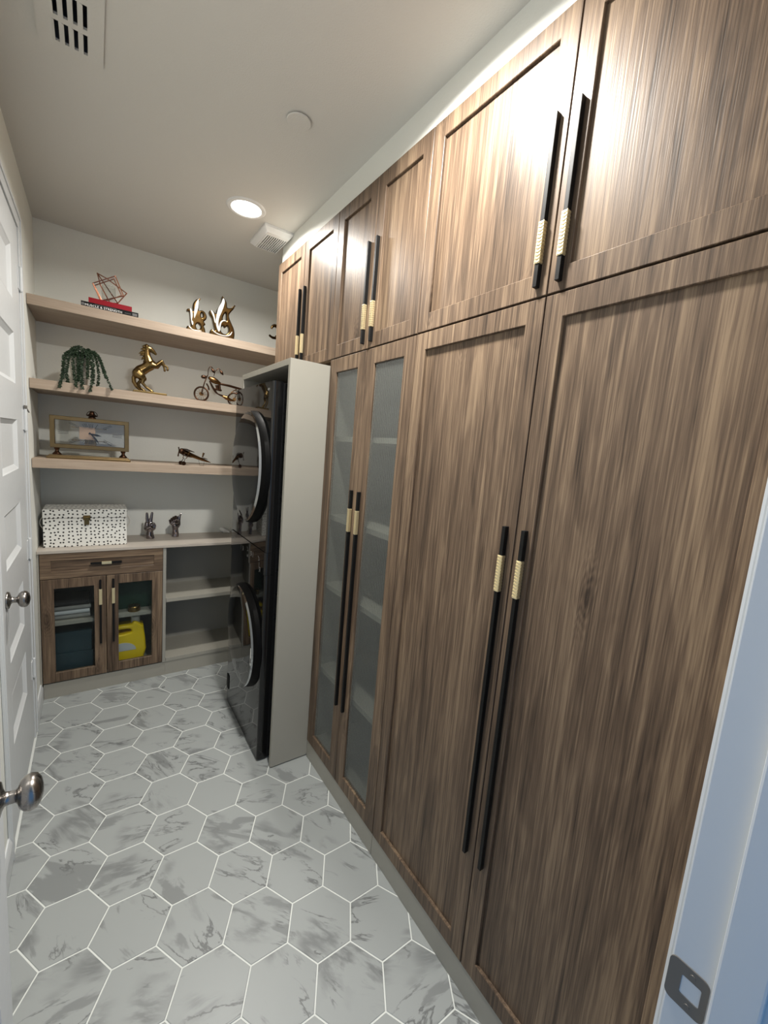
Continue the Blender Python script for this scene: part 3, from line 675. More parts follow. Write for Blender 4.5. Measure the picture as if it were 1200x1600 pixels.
# books
def book(name, x0, x1, y0, dep, z0, th, mat, lab, rz=0):
    cxm, cym = (x0+x1)/2, y0+dep/2
    t = thing(name, (cxm, cym, z0), lab, 'book', 'books lying on the highest shelf')
    c = .0025
    bm = BM(); box(bm, x0, x1, y0, y0+dep, z0, z0+c); box(bm, x0, x1, y0, y0+dep, z0+th-c, z0+th); box(bm, x0, x1, y0, y0+c, z0+c, z0+th-c); obj('cover', bm, mat, t)
    bm = BM(); box(bm, x0+.004, x1-.004, y0+c, y0+dep-.004, z0+c, z0+th-c); obj('pages', bm, 'paper', t)
    return t
b1 = book('book', -.051, .212, 2.864, .2, Z1, .0265, 'book_black', 'black hardcover book with white spine lettering under the red book')
def spine_text(txt, x0, x1, zc, h, mat, nm='spine_lettering'):
    me = text_mesh(txt, 1, 0); xs = [v.co.x for v in me.vertices]; ys = [v.co.y for v in me.vertices]
    sx = (x1-x0)/(max(xs)-min(xs)); sy = h/(max(ys)-min(ys)); mx, my = min(xs), (min(ys)+max(ys))/2
    for v in me.vertices: v.co = Vector((.98*(x0+(v.co.x-mx)*sx), 2.8636, zc+(v.co.y-my)*sy))
    obj(nm, me, mat, b1)
spine_text('MUSCLE & STRENGTH', -.034, .136, Z1+.0112, .0108, 'print_white')
bm = BM()          # the small print is too small to read in the photograph: short strokes only
for k in range(13): box(bm, .012+k*.0074, .012+k*.0074+.0048, 2.8634, 2.8642, Z1+.0187, Z1+.0222)
obj('small_print', bm, 'print_grey', b1); bm = BM()
for k in range(5): box(bm, .147+k*.006, .147+k*.006+.0042, 2.8634, 2.8642, Z1+.0105, Z1+.0135)
obj('small_print', bm, 'print_grey', b1)
bm = BM(); box(bm, .183, .206, 2.8633, 2.8642, Z1+.006, Z1+.02); obj('publisher_mark', bm, 'print_grey', b1)
bm = BM(); lathe(bm, [(0, 0), (.0075, 0), (.0075, .0006), (0, .0006)], (-.0427, 2.8642, Z1+.0132), (0, -1, 0), 16); obj('publisher_mark', bm, 'print_grey', b1)
b2 = book('book', -.018, .181, 2.868, .15, Z1+.0266, .0265, 'book_red', 'red hardcover book under the copper wire candle holder')
# copper wire candle holder
ZB2 = Z1+.0532; Yc = 2.925
ch = thing('candle_holder', (.088, Yc, ZB2), 'copper wire geometric candle holder with a glass cup on red book', 'candle holder')
wr = .0029
def wire(pp, dy): 
    bm = BM(); pts = [at(x, y, y=Yc+d) for (x, y), d in zip(pp, dy)]; pts.append(pts[0])
    for a, b_ in zip(pts, pts[1:]):
        a = Vector((a.x, a.y, max(a.z, ZB2+wr))); b_ = Vector((b_.x, b_.y, max(b_.z, ZB2+wr)))
        sweep(bm, [a, b_], wr, 8); ell(bm, a, (wr*1.15,)*3, u=8, v=6)
    obj('wire_frame', bm, 'copper_wire', ch, smooth=True)
wire([(145, 442.5), (180, 431.5), (193, 462.5), (157, 471)], (-.035, -.05, -.03, -.02))
wire([(147.5, 446), (178, 436), (190, 462), (160, 472)], (.05, .035, .045, .05))
wire([(152, 427), (184, 474), (198, 458.5), (168, 436)], (0, -.04, .02, .05))
wire([(152, 427), (157, 446), (172, 474), (184, 474)], (0, -.05, -.02, -.04))
gcx = at(170, 462, y=Yc)
gl = BM(); lathe(gl, [(.024, 0), (.031, .012), (.034, .045), (.031, .085), (.029, .085), (.032, .045), (.029, .014), (0.0, .008), (0, 0)], (gcx.x, Yc, ZB2+.008), (0, 0, 1), 28); obj('glass_cup', gl, 'clear_glass', ch, smooth=True)
bm = BM(); lathe(bm, [(0, 0), (.02, 0), (.02, .009), (0, .009)], (gcx.x, Yc, ZB2+.0005), (0, 0, 1), 24); obj('cup_base', bm, 'copper_wire', ch, smooth=True)
# flame ornaments
def flame(lab, outline, holes, inlays, Yp, half=.02):
    def cv(l, n=4):
        pts = [at(280+a/12, 450+b_/12, y=Yp) for a, b_ in l]; return catmull([(p.x, max(p.z, Z1+.001)) for p in pts], n)
    me = curve_fill([cv(outline)]+[cv(h) for h in holes], half-.007, .007, 3)
    T_ = Matrix(((1, 0, 0, 0), (0, 0, -1, Yp+half), (0, 1, 0, 0), (0, 0, 0, 1)))
    me.transform(T_); zs = min(v.co.z for v in me.vertices); me.transform(Matrix.Translation((0, 0, Z1-zs)))
    c0 = sum((v.co for v in me.vertices), Vector())/len(me.vertices)
    t = thing('flame_ornament', (c0.x, Yp+half, Z1), lab, 'ornament', 'gold and white flame ornaments')
    obj('body', me, 'flame_gold', t, smooth=True)
    for il in inlays:
        mi = curve_fill([cv(il)], .002, .003, 2); mi.transform(Matrix.Translation((0, -.001, 0)) @ T_ @ Matrix.Translation((0, 0, half))); obj('inlay', mi, 'flame_white', t, smooth=True)
flame('small gold and white flame ornament on the highest shelf',
      [(150, 790), (145, 700), (185, 680), (225, 690), (212, 600), (203, 480), (190, 412), (158, 408), (145, 378), (170, 358), (215, 370), (262, 405), (258, 330), (270, 260), (305, 205), (352, 178), (408, 178), (380, 225), (375, 330), (375, 400), (425, 392), (485, 430), (522, 510), (508, 570), (470, 605), (497, 662), (468, 690), (488, 750), (492, 850), (400, 850), (270, 830)],
      [[(318, 690), (345, 748), (392, 742), (408, 690), (372, 640), (335, 648)], [(424, 440), (412, 500), (430, 530), (452, 500), (447, 452)]],
      [[(360, 208), (362, 330), (340, 430), (298, 540), (280, 565), (274, 480), (288, 380), (312, 280)], [(200, 378), (240, 430), (250, 520), (238, 600), (262, 640), (258, 695), (236, 680), (218, 590), (208, 480)], [(180, 700), (260, 775), (400, 800), (410, 815), (290, 805), (195, 750)]], 2.94)
flame('large gold and white flame ornament with a pointed tip on the highest shelf',
      [(595, 880), (588, 770), (640, 752), (678, 768), (648, 660), (620, 540), (580, 475), (565, 420), (600, 395), (652, 418), (690, 462), (712, 390), (760, 310), (800, 220), (814, 128), (862, 190), (897, 260), (905, 342), (950, 356), (1000, 345), (1052, 298), (1032, 370), (978, 430), (942, 485), (950, 560), (992, 660), (1032, 760), (1042, 870), (1005, 985), (890, 960), (740, 920)],
      [[(800, 705), (840, 690), (870, 722), (908, 690), (932, 722), (928, 800), (880, 842), (822, 828), (787, 780)], [(822, 545), (850, 472), (884, 445), (890, 520), (888, 592), (858, 598), (832, 592)]],
      [[(824, 192), (854, 260), (828, 370), (782, 480), (746, 570), (732, 680), (758, 800), (735, 815), (702, 740), (682, 620), (702, 500), (732, 380), (790, 275)], [(588, 420), (640, 458), (668, 560), (678, 660), (658, 632), (636, 540)], [(890, 632), (840, 625), (795, 652), (775, 720), (768, 800), (750, 760), (754, 680), (784, 622), (840, 602)], [(625, 770), (680, 830), (800, 880), (920, 885), (990, 820), (960, 890), (880, 910), (740, 880), (640, 820)]], 2.94)
# half-hidden gold curl ornament
p = at(419, 514, y=3.0)
t = thing('curled_ornament', (p.x+.07, 3.0, Z1), 'gold curled ornament half hidden behind the upper cabinet end', 'ornament')
bm = BM(); pts = []
for k in range(26):
    a = -2.4+k*.21; r_ = .055-.0012*k; pts.append((p.x+.045+r_*math.cos(a)*.9-.0*k, 3.0, p.z+.0+r_*math.sin(a)))
sweep(bm, pts, [.006+.006*math.sin(PI*k/25) + (.0015 if k % 2 else 0) for k in range(26)], 10); obj('curl', bm, 'flame_gold', t, smooth=True)
bm = BM(); sweep(bm, [(p.x+.07, 3.0, Z1+.012), (p.x+.085, 3.0, Z1+.06), (p.x+.06, 3.0, p.z-.03)], [.016, .011, .009], 10); obj('stem', bm, 'flame_gold', t, smooth=True)
bm = BM(); lathe(bm, [(0, 0), (.045, 0), (.045, .01), (.03, .016), (0, .018)], (p.x+.07, 3.0, Z1), (0, 0, 1), 24); obj('base', bm, 'dark_bronze', t, smooth=True)
# trailing plant
Yp = 2.935
pb = at(125, 560, y=Yp)
pl = thing('trailing_plant', (pb.x, Yp, Z2), 'potted trailing green succulent hanging over the middle shelf', 'plant')
bm = BM(); lathe(bm, [(0, 0), (.035, 0), (.048, .1), (.05, .15), (.045, .15), (.042, .11), (0, .11)], (pb.x, Yp+.03, Z2), (0, 0, 1), 24); obj('pot', bm, 'pot', pl, smooth=True)
rl = random.Random(3)
def leaf(bm, c, d, s):
    d = Vector(d).normalized(); a = d.cross(Vector((rl.uniform(-1, 1), rl.uniform(-1, 1), rl.uniform(-1, 1)))).normalized(); b_ = d.cross(a)
    v = [bm.verts.new(Vector(c)+q) for q in (Vector(), d*s*.5+a*s*.34, d*s, d*s*.5-a*s*.34, d*s*.45+b_*s*.25, d*s*.45-b_*s*.25)]
    for f in ((0, 1, 4), (1, 2, 4), (2, 3, 4), (3, 0, 4), (1, 0, 5), (2, 1, 5), (3, 2, 5), (0, 3, 5)): bm.faces.new([v[i] for i in f])
strands = [[(112, 545), (102, 560), (97, 585), (93, 606)], [(114, 543), (108, 560), (104, 580), (106, 598)], [(118, 541), (114, 562), (116, 585), (119, 605)], [(122, 540), (121, 560), (124, 585), (129, 608)], [(127, 541), (129, 562), (127, 580), (130, 602)], [(136, 546), (140, 560), (144, 585), (141, 612)], [(138, 545), (144, 560), (146, 580), (145, 600)], [(140, 547), (149, 560), (154, 580), (153, 603)], [(145, 550), (156, 562), (164, 585), (176, 610)], [(146, 549), (153, 556), (160, 572), (167, 592)], [(109, 548), (100, 556), (99, 575), (98, 592)], [(119, 543), (123, 565), (122, 582), (121, 596)], [(131, 544), (136, 560), (137, 575), (137, 592)]]
for s_ in strands:
    fwd = rl.uniform(-.01, .0)
    ctr = [at(x, y, y=Yp-.02-(.078 if i == 3 and y > 604 else .05*min(1, i*.5))+fwd) for i, (x, y) in enumerate(s_)]
    cp_ = catmull([tuple(v) for v in ctr], 8, False)
    bm = BM(); sweep(bm, [(pb.x+(cp_[0][0]-pb.x)*.3, Yp+.03, Z2+.14), tuple(Vector(cp_[0])+Vector((0, .01, .004)))]+cp_, .0013, 5)
    so = obj('strand', bm, 'stem_green', pl)
    bm = BM()
    for k in range(len(cp_)-1):
        for q in range(3):
            c = Vector(cp_[k]).lerp(Vector(cp_[k+1]), q/3)
            for m_ in range(3):
                a = rl.uniform(0, 2*PI); leaf(bm, c, (math.cos(a), math.sin(a), rl.uniform(-.6, .3)), rl.uniform(.009, .0125))
    obj('leaves', bm, 'leaf_green', so)
bm = BM()
for k in range(420):
    a, r_ = rl.uniform(0, 2*PI), math.sqrt(rl.random())*.05
    c = (pb.x-.005+r_*math.cos(a)*1.1, Yp+.01+r_*math.sin(a), Z2+.155+rl.uniform(-.0, .04)*(1-r_/.06)); leaf(bm, c, (math.cos(a), math.sin(a), rl.uniform(-.2, 1)), rl.uniform(.010, .015))
obj('crown', bm, 'leaf_green', pl)
# rearing horse
Yh = 2.92
hz0 = Z2+.008
hs = thing('horse_sculpture', (.27, Yh, Z2), 'gold rearing horse sculpture on a flat base', 'sculpture')
def hp(a, b_, dy=0): return at(180+a/12, 530+b_/12, y=Yh+dy)
bm = BM()
def limb(pp, rad, dys=None, seg=10):
    dys = dys or [0]*len(pp)
    sweep(bm, [hp(a, b_, d) for (a, b_), d in zip(pp, dys)], [r*.00035 for r in rad], seg, round_ends=True)
limb([(420, 640), (480, 590), (570, 540), (640, 490), (690, 470)], [88, 92, 82, 92, 70])            # trunk
limb([(650, 480), (625, 400), (600, 310), (600, 230), (615, 180)], [92, 72, 55, 45, 42])            # neck
limb([(615, 170), (660, 190), (705, 225), (755, 275)], [46, 45, 36, 24])                            # head
limb([(600, 150), (590, 112)], [14, 6], [-.008, -.01]); limb([(620, 150), (615, 112)], [14, 6], [.008, .01])   # ears
limb([(690, 480), (770, 500), (850, 430), (875, 415)], [58, 42, 30, 26], [-.02, -.024, -.026, -.026]); limb([(875, 415), (920, 490), (985, 535), (980, 575)], [26, 20, 17, 22], [-.026]*4)
limb([(700, 500), (790, 520), (840, 470), (880, 450)], [52, 38, 28, 24], [.02, .024, .026, .026]); limb([(880, 450), (910, 510), (925, 560), (928, 590)], [24, 19, 17, 21], [.026]*4)
limb([(430, 640), (500, 700), (540, 740)], [88, 66, 42], [-.016, -.024, -.026]); limb([(540, 740), (510, 820), (580, 900), (670, 965), (690, 985)], [36, 28, 21, 20, 26], [-.026]*5)
limb([(420, 640), (470, 700), (500, 760)], [84, 60, 38], [.016, .024, .026]); limb([(500, 760), (430, 830), (470, 910), (530, 960), (555, 975)], [32, 27, 20, 19, 25], [.026]*5)
limb([(380, 640), (345, 720), (350, 800), (400, 880), (470, 960)], [30, 34, 34, 30, 14])            # tail
for (a, b_), (c, d) in (((590, 140), (500, 135)), ((575, 190), (470, 190)), ((560, 230), (440, 270)), ((560, 290), (460, 305)), ((555, 340), (490, 385)), ((560, 400), (530, 460)), ((600, 130), (560, 105)), ((580, 170), (520, 210))):
    limb([(a+15, b_+15), ((a+c)/2, (b_+d)/2-12), (c, d)], [30, 22, 5], [0, .004, .008])
obj('body', remeshed(bm, .0022, 3), 'gold', hs, smooth='all')
p0, p1 = at(207, 612, y=Yh), at(258, 618, y=Yh)
bm = BM(); box(bm, p0.x, p1.x+.004, Yh-.05, Yh+.05, Z2, Z2+.013, .003); obj('base', bm, 'gold', hs)
# motorbike model
Ym = 2.945
mb = thing('model_motorcycle', (.69, Ym, Z2), 'bronze wire model chopper motorcycle on the middle shelf', 'model')
def mp_(a, b_, dy=0): return at(295+a/12, 560+b_/12, y=Ym+dy)
def wheel(c, R, ax):
    ax = Vector(ax).normalized(); t = ax.cross(Vector((0, 0, 1))).normalized(); u_ = t.cross(ax)
    pts = [c+(t*math.cos(2*PI*k/28)+u_*math.sin(2*PI*k/28))*R for k in range(29)]
    bm = BM(); sweep(bm, pts, .0055, 8, caps=False); bmesh.ops.remove_doubles(bm, verts=bm.verts[:], dist=1e-5); wo = obj('wheel', bm, 'dark_bronze', mb, smooth='all')
    bm = BM(); cyl(bm, c-ax*.009, c+ax*.009, .011, seg=14); obj('hub', bm, 'bronze', wo, smooth=True)
    bm = BM()
    for k in range(12): a = 2*PI*k/12; sweep(bm, [c, c+(t*math.cos(a)+u_*math.sin(a))*R], .0007, 5)
    obj('spokes', bm, 'bronze', wo)
cF = mp_(235, 665, -.02); cR = mp_(855, 770, .03)
RF = cF.z-Z2-.0055; RR = cR.z-Z2-.0055
wheel(cF, RF, (.55, 1, 0)); wheel(cR, RR, (.35, 1, 0))
def mtube(nm, pp, rad, mat, dys=None):
    bm = BM(); dys = dys or [0]*len(pp); sweep(bm, catmull([tuple(mp_(a, b_, d)) for (a, b_), d in zip(pp, dys)], 5, False), rad, 8, round_ends=False)
    return obj(nm, bm, mat, mb, smooth=True)
for dy in (-.034, -.004): mtube('fork', [(235, 665), (290, 470), (350, 320)], .0036, 'dark_bronze', [dy, dy, -.012])
mtube('handlebar', [(360, 320), (365, 220), (400, 155), (440, 175), (470, 250)], .0022, 'dark_bronze', [-.02]*5)
mtube('handlebar', [(470, 330), (495, 250), (550, 195), (590, 215), (630, 290)], .0022, 'dark_bronze', [.02]*5)
for (a, b_, c, d, dy) in ((432, 195, 480, 270, -.02), (590, 230, 640, 305, .02)):
    bm = BM(); sweep(bm, [mp_(a, b_, dy), mp_((a+c)/2, (b_+d)/2, dy), mp_(c, d, dy)], [.005, .0105, .004], 10, round_ends=True); obj('mirror', bm, 'dark_bronze', mb, smooth=True)
bm = BM(); sweep(bm, [mp_(262, 345, -.02), mp_(300, 350, -.02), mp_(330, 345, -.018)], [.011, .0115, .005], 14, round_ends=True); obj('headlamp', bm, 'dark_bronze', mb, smooth=True)
bm = BM(); sweep(bm, [mp_(395, 370), mp_(450, 400), mp_(520, 440), mp_(600, 480)], [.011, .0195, .017, .007], 14, round_ends=True); obj('fuel_tank', bm, 'bronze', mb, smooth=True)
bm = BM(); sweep(bm, [mp_(590, 478), mp_(760, 515, .01), mp_(980, 580, .03)], [(.011, .0065), (.012, .0075), (.013, .0075)], 10, round_ends=True); obj('seat', bm, 'dark_bronze', mb, smooth=True)
mtube('frame_tube', [(390, 420), (440, 540), (520, 650), (640, 700), (720, 720)], .0044, 'dark_bronze', [-.012, -.012, -.01, 0, .01])
mtube('frame_tube', [(400, 440), (470, 560), (540, 660), (640, 715), (720, 735)], .004, 'dark_bronze', [.012, .012, .014, .018, .02])
mtube('frame_tube', [(880, 570), (890, 660), (855, 770)], .0026, 'dark_bronze', [.03]*3)
mtube('fender', [(330, 470), (365, 530), (380, 595)], .0048, 'dark_bronze', [-.02]*3)
mtube('rear_fender', [(770, 700), (800, 640), (860, 600), (900, 590)], .003, 'bronze', [.03]*4)
bm = BM(); c = mp_(560, 530, .004); cyl(bm, mp_(520, 500), mp_(545, 600), .0085, seg=12); cyl(bm, mp_(570, 495, .006), mp_(580, 600, .006), .0085, seg=12); sweep(bm, [mp_(490, 575), mp_(600, 600, .006)], .007, 10, round_ends=True); obj('engine', bm, 'dark_bronze', mb, smooth=True)
bm = BM(); sweep(bm, [mp_(640, 710), mp_(700, 735), mp_(770, 775, .012), mp_(850, 800, .024)], [.007, .0135, .010, .004], 12, round_ends=True); obj('gearbox', bm, 'bronze', mb, smooth=True)
bm = BM(); k_ = mp_(790, 790, .0); sweep(bm, [k_, (k_.x-.012, k_.y-.02, Z2+.001)], .0014, 6); obj('kickstand', bm, 'dark_bronze', mb)
# brass clock
Yk_ = 2.955
ck = thing('mantel_clock', (-.015, Yk_, Z3), 'rectangular brass mantel clock with clear glass face on lowest shelf', 'clock')
cx0, cx1, cz0, cz1 = -.200, .169, Z3+.060, Z3+.236
bm = BM(); box(bm, cx0-.017, cx1+.008, Yk_-.04, Yk_+.04, Z3, Z3+.014, .003); box(bm, cx0-.008, cx1, Yk_-.034, Yk_+.034, Z3+.013, Z3+.021, .002); obj('base', bm, 'antique_brass', ck)
for x in (cx0+.028, cx1-.028):
    bm = BM(); lathe(bm, [(0, 0), (.021, 0), (.021, .006), (.010, .018), (.008, .026), (.013, .034), (.013, .0415), (0, .0415)], (x, Yk_, Z3+.0205), (0, 0, 1), 20); obj('foot', bm, 'dark_bronze', ck, smooth=True)
fwid = .022
def ring_mesh(y0, y1):
    bm = BM(); R_ = []
    for ins, y in ((0, y1), (0, y0+.002), (.002, y0), (fwid-.002, y0), (fwid, y0+.003), (fwid, y1)):
        R_.append([bm.verts.new((x, y, z)) for x, z in ((cx0+ins, cz0+ins), (cx1-ins, cz0+ins), (cx1-ins, cz1-ins), (cx0+ins, cz1-ins))])
    for A, B in zip(R_, R_[1:]+R_[:1]):
        for k in range(4): bm.faces.new((A[k], A[(k+1) % 4], B[(k+1) % 4], B[k]))
    return bm
obj('case', ring_mesh(Yk_-.03, Yk_+.03), 'antique_brass', ck)
obj('front_glass', box(BM(), cx0+fwid-.002, cx1-fwid+.002, Yk_-.022, Yk_-.0205, cz0+fwid-.002, cz1-fwid+.002), 'clear_glass', ck)
obj('back_glass', box(BM(), cx0+fwid-.002, cx1-fwid+.002, Yk_+.0205, Yk_+.022, cz0+fwid-.002, cz1-fwid+.002), 'clear_glass', ck)
ccx, ccz = (cx0+cx1)/2, (cz0+cz1)/2
bm = BM(); box(bm, ccx-.055, ccx+.02, Yk_-.004, Yk_+.018, ccz-.034, ccz+.036, .002); obj('movement_plate', bm, 'clock_plate', ck)
bm = BM(); box(bm, ccx-.09, ccx+.075, Yk_+.0, Yk_+.004, ccz+.030, ccz+.034); box(bm, ccx-.09, ccx+.075, Yk_, Yk_+.004, ccz-.042, ccz-.038); box(bm, ccx-.03, ccx+.025, Yk_+.002, Yk_+.01, ccz-.066, ccz-.03); obj('movement_bar', bm, 'antique_brass', ck)
hw_, hh_ = (cx1-cx0)/2-fwid-.01, (cz1-cz0)/2-fwid-.008
strokes = {1: 1, 2: 2, 3: 3, 4: 3, 5: 2, 6: 3, 7: 3, 8: 4, 9: 3, 10: 2, 11: 3, 12: 3}
for hnum in range(1, 13):
    a = math.radians(90-30*hnum); dx, dz = math.cos(a), math.sin(a); k = min(hw_/abs(dx) if abs(dx) > 1e-6 else 9, hh_/abs(dz) if abs(dz) > 1e-6 else 9)
    ln = .05 if abs(dx)*hh_ > abs(dz)*hw_*.6 else .026
    bm = BM()
    for q in range(strokes[hnum]):
        off = (q-(strokes[hnum]-1)/2)*.009; nx, nz = -dz, dx
        p0 = Vector((ccx+dx*k*.98+nx*off, Yk_-.0185, ccz+dz*k*.98+nz*off)); p1 = Vector((ccx+dx*(k-ln)+nx*off*.7, Yk_-.0185, ccz+dz*(k-ln)+nz*off*.7))
        for v in (p0, p1): v.x = min(max(v.x, ccx-hw_), ccx+hw_); v.z = min(max(v.z, ccz-hh_), ccz+hh_)
        sweep(bm, [p0, p1], .0011, 5)
    obj('numeral', bm, 'dark_slot', ck)
def hand_m(L_, ang, w0):
    a = math.radians(ang); d = Vector((math.cos(a), 0, math.sin(a))); n_ = Vector((-d.z, 0, d.x)); o_ = Vector((ccx, Yk_-.017, ccz))
    bm = BM(); prism(bm, [o_-d*.012+n_*w0*.5, o_-d*.012-n_*w0*.5, o_+d*L_*.55-n_*w0*1.1, o_+d*L_, o_+d*L_*.55+n_*w0*1.1], (0, -.0012, 0)); obj('clock_hand', bm, 'dark_slot', ck)
hand_m(.052, -10, .006); hand_m(.064, -52, .0045)
bm = BM(); lathe(bm, [(0, 0), (.02, 0), (.018, .006), (.012, .009), (.026, .014), (.028, .018), (.014, .024), (.012, .034), (.007, .042), (0, .044)], (ccx+.006, Yk_, cz1), (0, 0, 1), 20); obj('finial', bm, 'dark_bronze', ck, smooth=True)
bm = BM(); sweep(bm, [(ccx+.006+.026*math.cos(a), Yk_, cz1+.016+.026*math.sin(a)) for a in [PI*k/14 for k in range(15)]], .0018, 6); obj('carry_ring', bm, 'dark_bronze', ck, smooth=True)
# toy aeroplane
Ya = 2.895
ap = thing('model_airplane', (.54, Ya, Z3), 'small bronze model propeller airplane on the lowest shelf', 'model')
def app(a, b_, dy=0):
    v = at(265+a/15, 690+b_/15, y=Ya+dy); v.z += .0; return v
zoff = Z3+.0 - min(app(295, 585).z, Z3+.02)
def A_(a, b_, dy=0):
    v = app(a, b_, dy); v.z += zoff; return v
bm = BM(); sweep(bm, [A_(330, 270), A_(420, 320), A_(560, 375, .01), A_(720, 440, .02), A_(860, 490, .03), A_(960, 528, .04)], [.0135, .0155, .0125, .010, .007, .0015], 14); obj('fuselage', bm, 'bronze', ap, smooth=True)
bm = BM(); sweep(bm, [A_(235, 245, -.008), A_(265, 255, -.006), A_(330, 285)], [.0125, .018, .0165], 16); ho = obj('engine_cowl', bm, 'dark_bronze', ap, smooth=True)
bm = BM(); c = A_(222, 240, -.011); ell(bm, c, (.004, .004, .004), u=10, v=8); sweep(bm, [c+Vector((-.004, -.006, .02)), c, c+Vector((-.006, -.004, -.038))], [(.0012, .004), (.001, .0025), (.0012, .0045)], 8); obj('propeller', bm, 'dark_bronze', ap, smooth=True)
nrm = Vector((.22, -.97, 0)).normalized()
def wing(c, L_, chord, th, nm):
    bm = BM(); t_ = Vector((.92, .21, -.33)).normalized(); up_ = nrm.cross(t_).normalized(); pts = []
    q = [c+nrm*s1*L_/2+t_*s2*chord/2 for s1, s2 in ((-1, -1), (1, -1), (1, 1), (-1, 1))]; prism(bm, [v+up_*th/2 for v in q], -up_*th); obj(nm, bm, 'dark_bronze', ap)
wing(A_(430, 240, .0), .085, .05, .003, 'upper_wing'); wing(A_(400, 375, 0), .07, .036, .003, 'lower_wing')
for s in (-.038, .038):
    bm = BM(); sweep(bm, [A_(420, 245)+nrm*s, A_(350, 430)+nrm*s*.7], .0024, 6); obj('strut', bm, 'bronze', ap)
for s in (-.022, .022):
    c = A_(295, 530)+nrm*s; r_ = max(.012, c.z-Z3); c.z = Z3+.0125
    bm = BM(); cyl(bm, c-nrm*.004, c+nrm*.004, .0125, seg=18); wo = obj('wheel', bm, 'dark_bronze', ap, smooth=True)
    bm = BM(); sweep(bm, [c, A_(350, 420)+nrm*s*.5], .002, 6); obj('axle_strut', bm, 'dark_bronze', wo)
bm = BM(); a_ = A_(680, 470, .02); b_ = A_(810, 510, .03); g_ = (a_+b_)/2; sweep(bm, [a_, (a_.x+.008, a_.y, Z3+.001), (b_.x-.004, b_.y, Z3+.001), b_], .0009, 6); obj('tail_skid', bm, 'dark_bronze', ap)
bm = BM(); sweep(bm, [A_(770, 400, .03), A_(800, 300, .03)], [(.0015, .004), (.0015, .0065)], 8); obj('tail_fin', bm, 'bronze', ap, smooth=True)
wing(A_(820, 430, .03), .05, .022, .002, 'tail_wing')
# dotted storage box
Yx0, Yx1 = 2.99, 3.2; qx0, qx1 = -.246, .161; zb0, zb1 = ZCT, ZCT+.2235
sb = thing('storage_box', ((qx0+qx1)/2, (Yx0+Yx1)/2, ZCT), 'white storage trunk with black polka dots and brass latch on countertop', 'box')
obj('trunk', box(BM(), qx0, qx1, Yx0, Yx1, zb0, zb1-.053, .003), 'dotted_card', sb)
obj('lid', box(BM(), qx0-.0015, qx1+.0015, Yx0-.0015, Yx1+.0015, zb1-.0515, zb1, .004), 'dotted_card', sb)
lc = -.042; lz = zb1-.052
bm = BM(); box(bm, lc-.018, lc+.018, Yx0-.0045, Yx0-.001, lz-.012, lz+.016, .001); box(bm, lc-.012, lc+.012, Yx0-.009, Yx0-.004, lz-.04, lz+.006, .002); cyl(bm, (lc-.016, Yx0-.006, lz+.008), (lc+.016, Yx0-.006, lz+.008), .004, seg=10); cyl(bm, (lc, Yx0-.013, lz-.018), (lc, Yx0-.006, lz-.018), .006, seg=12)
obj('latch', bm, 'gold', sb)
for x, s in ((qx0, -1), (qx1, 1)):
    bm = BM(); pts = [(x+s*(.0+.019*math.sin(PI*k/14)), (Yx0+.07), zb1-.045-.085*k/14) for k in range(15)]; sweep(bm, pts, .003, 8); obj('rope_handle', bm, 'rope_white', sb, smooth=True)
# chrome hand sculptures
def hand1():
    f = at(234, 841, z=ZCT); k = .00013*1.0; Yq = f.y; t = thing('hand_sculpture', (f.x, Yq, ZCT), 'dark chrome hand sculpture making a peace sign on countertop', 'sculpture')
    # photo crop scale: 14.1 px per photo px
    def P(a, b_, dy=0): v = at(215+a/14.12, 790+b_/14.12, y=Yq+dy); v.z = max(v.z, ZCT+.002); return v
    s = 1/14.12*.0046
    bm = BM()
    def L(pp, rad, dys): sweep(bm, [P(a, b_, d) for (a, b_), d in zip(pp, dys)], [r*s for r in rad], 12, round_ends=True)
    sweep(bm, [Vector((f.x+.004, Yq, ZCT)), P(265, 640), P(270, 560), P(272, 500)], [(.031, .026), (.030, .025), (.028, .021), (.033, .02)], 18)
    L([(210, 480), (215, 400)], [62, 52], [0, 0]); L([(270, 480), (270, 400)], [70, 55], [.004, .004]); L([(335, 490), (335, 420)], [58, 52], [0, 0])
    L([(220, 400), (212, 290), (205, 175)], [36, 31, 24], [0, 0, 0]); L([(285, 395), (300, 280), (320, 165)], [36, 31, 24], [0, 0, 0])
    L([(318, 405), (322, 430), (312, 490)], [36, 37, 28], [-.005, -.024, -.026]); L([(368, 430), (372, 450), (352, 510)], [34, 34, 26], [-.005, -.02, -.022])
    L([(190, 500), (230, 490), (285, 470), (325, 500)], [46, 38, 34, 27], [-.012, -.03, -.036, -.036])
    obj('body', remeshed(bm, .0016, 3), 'chrome_dark', t, smooth='all')
hand1()
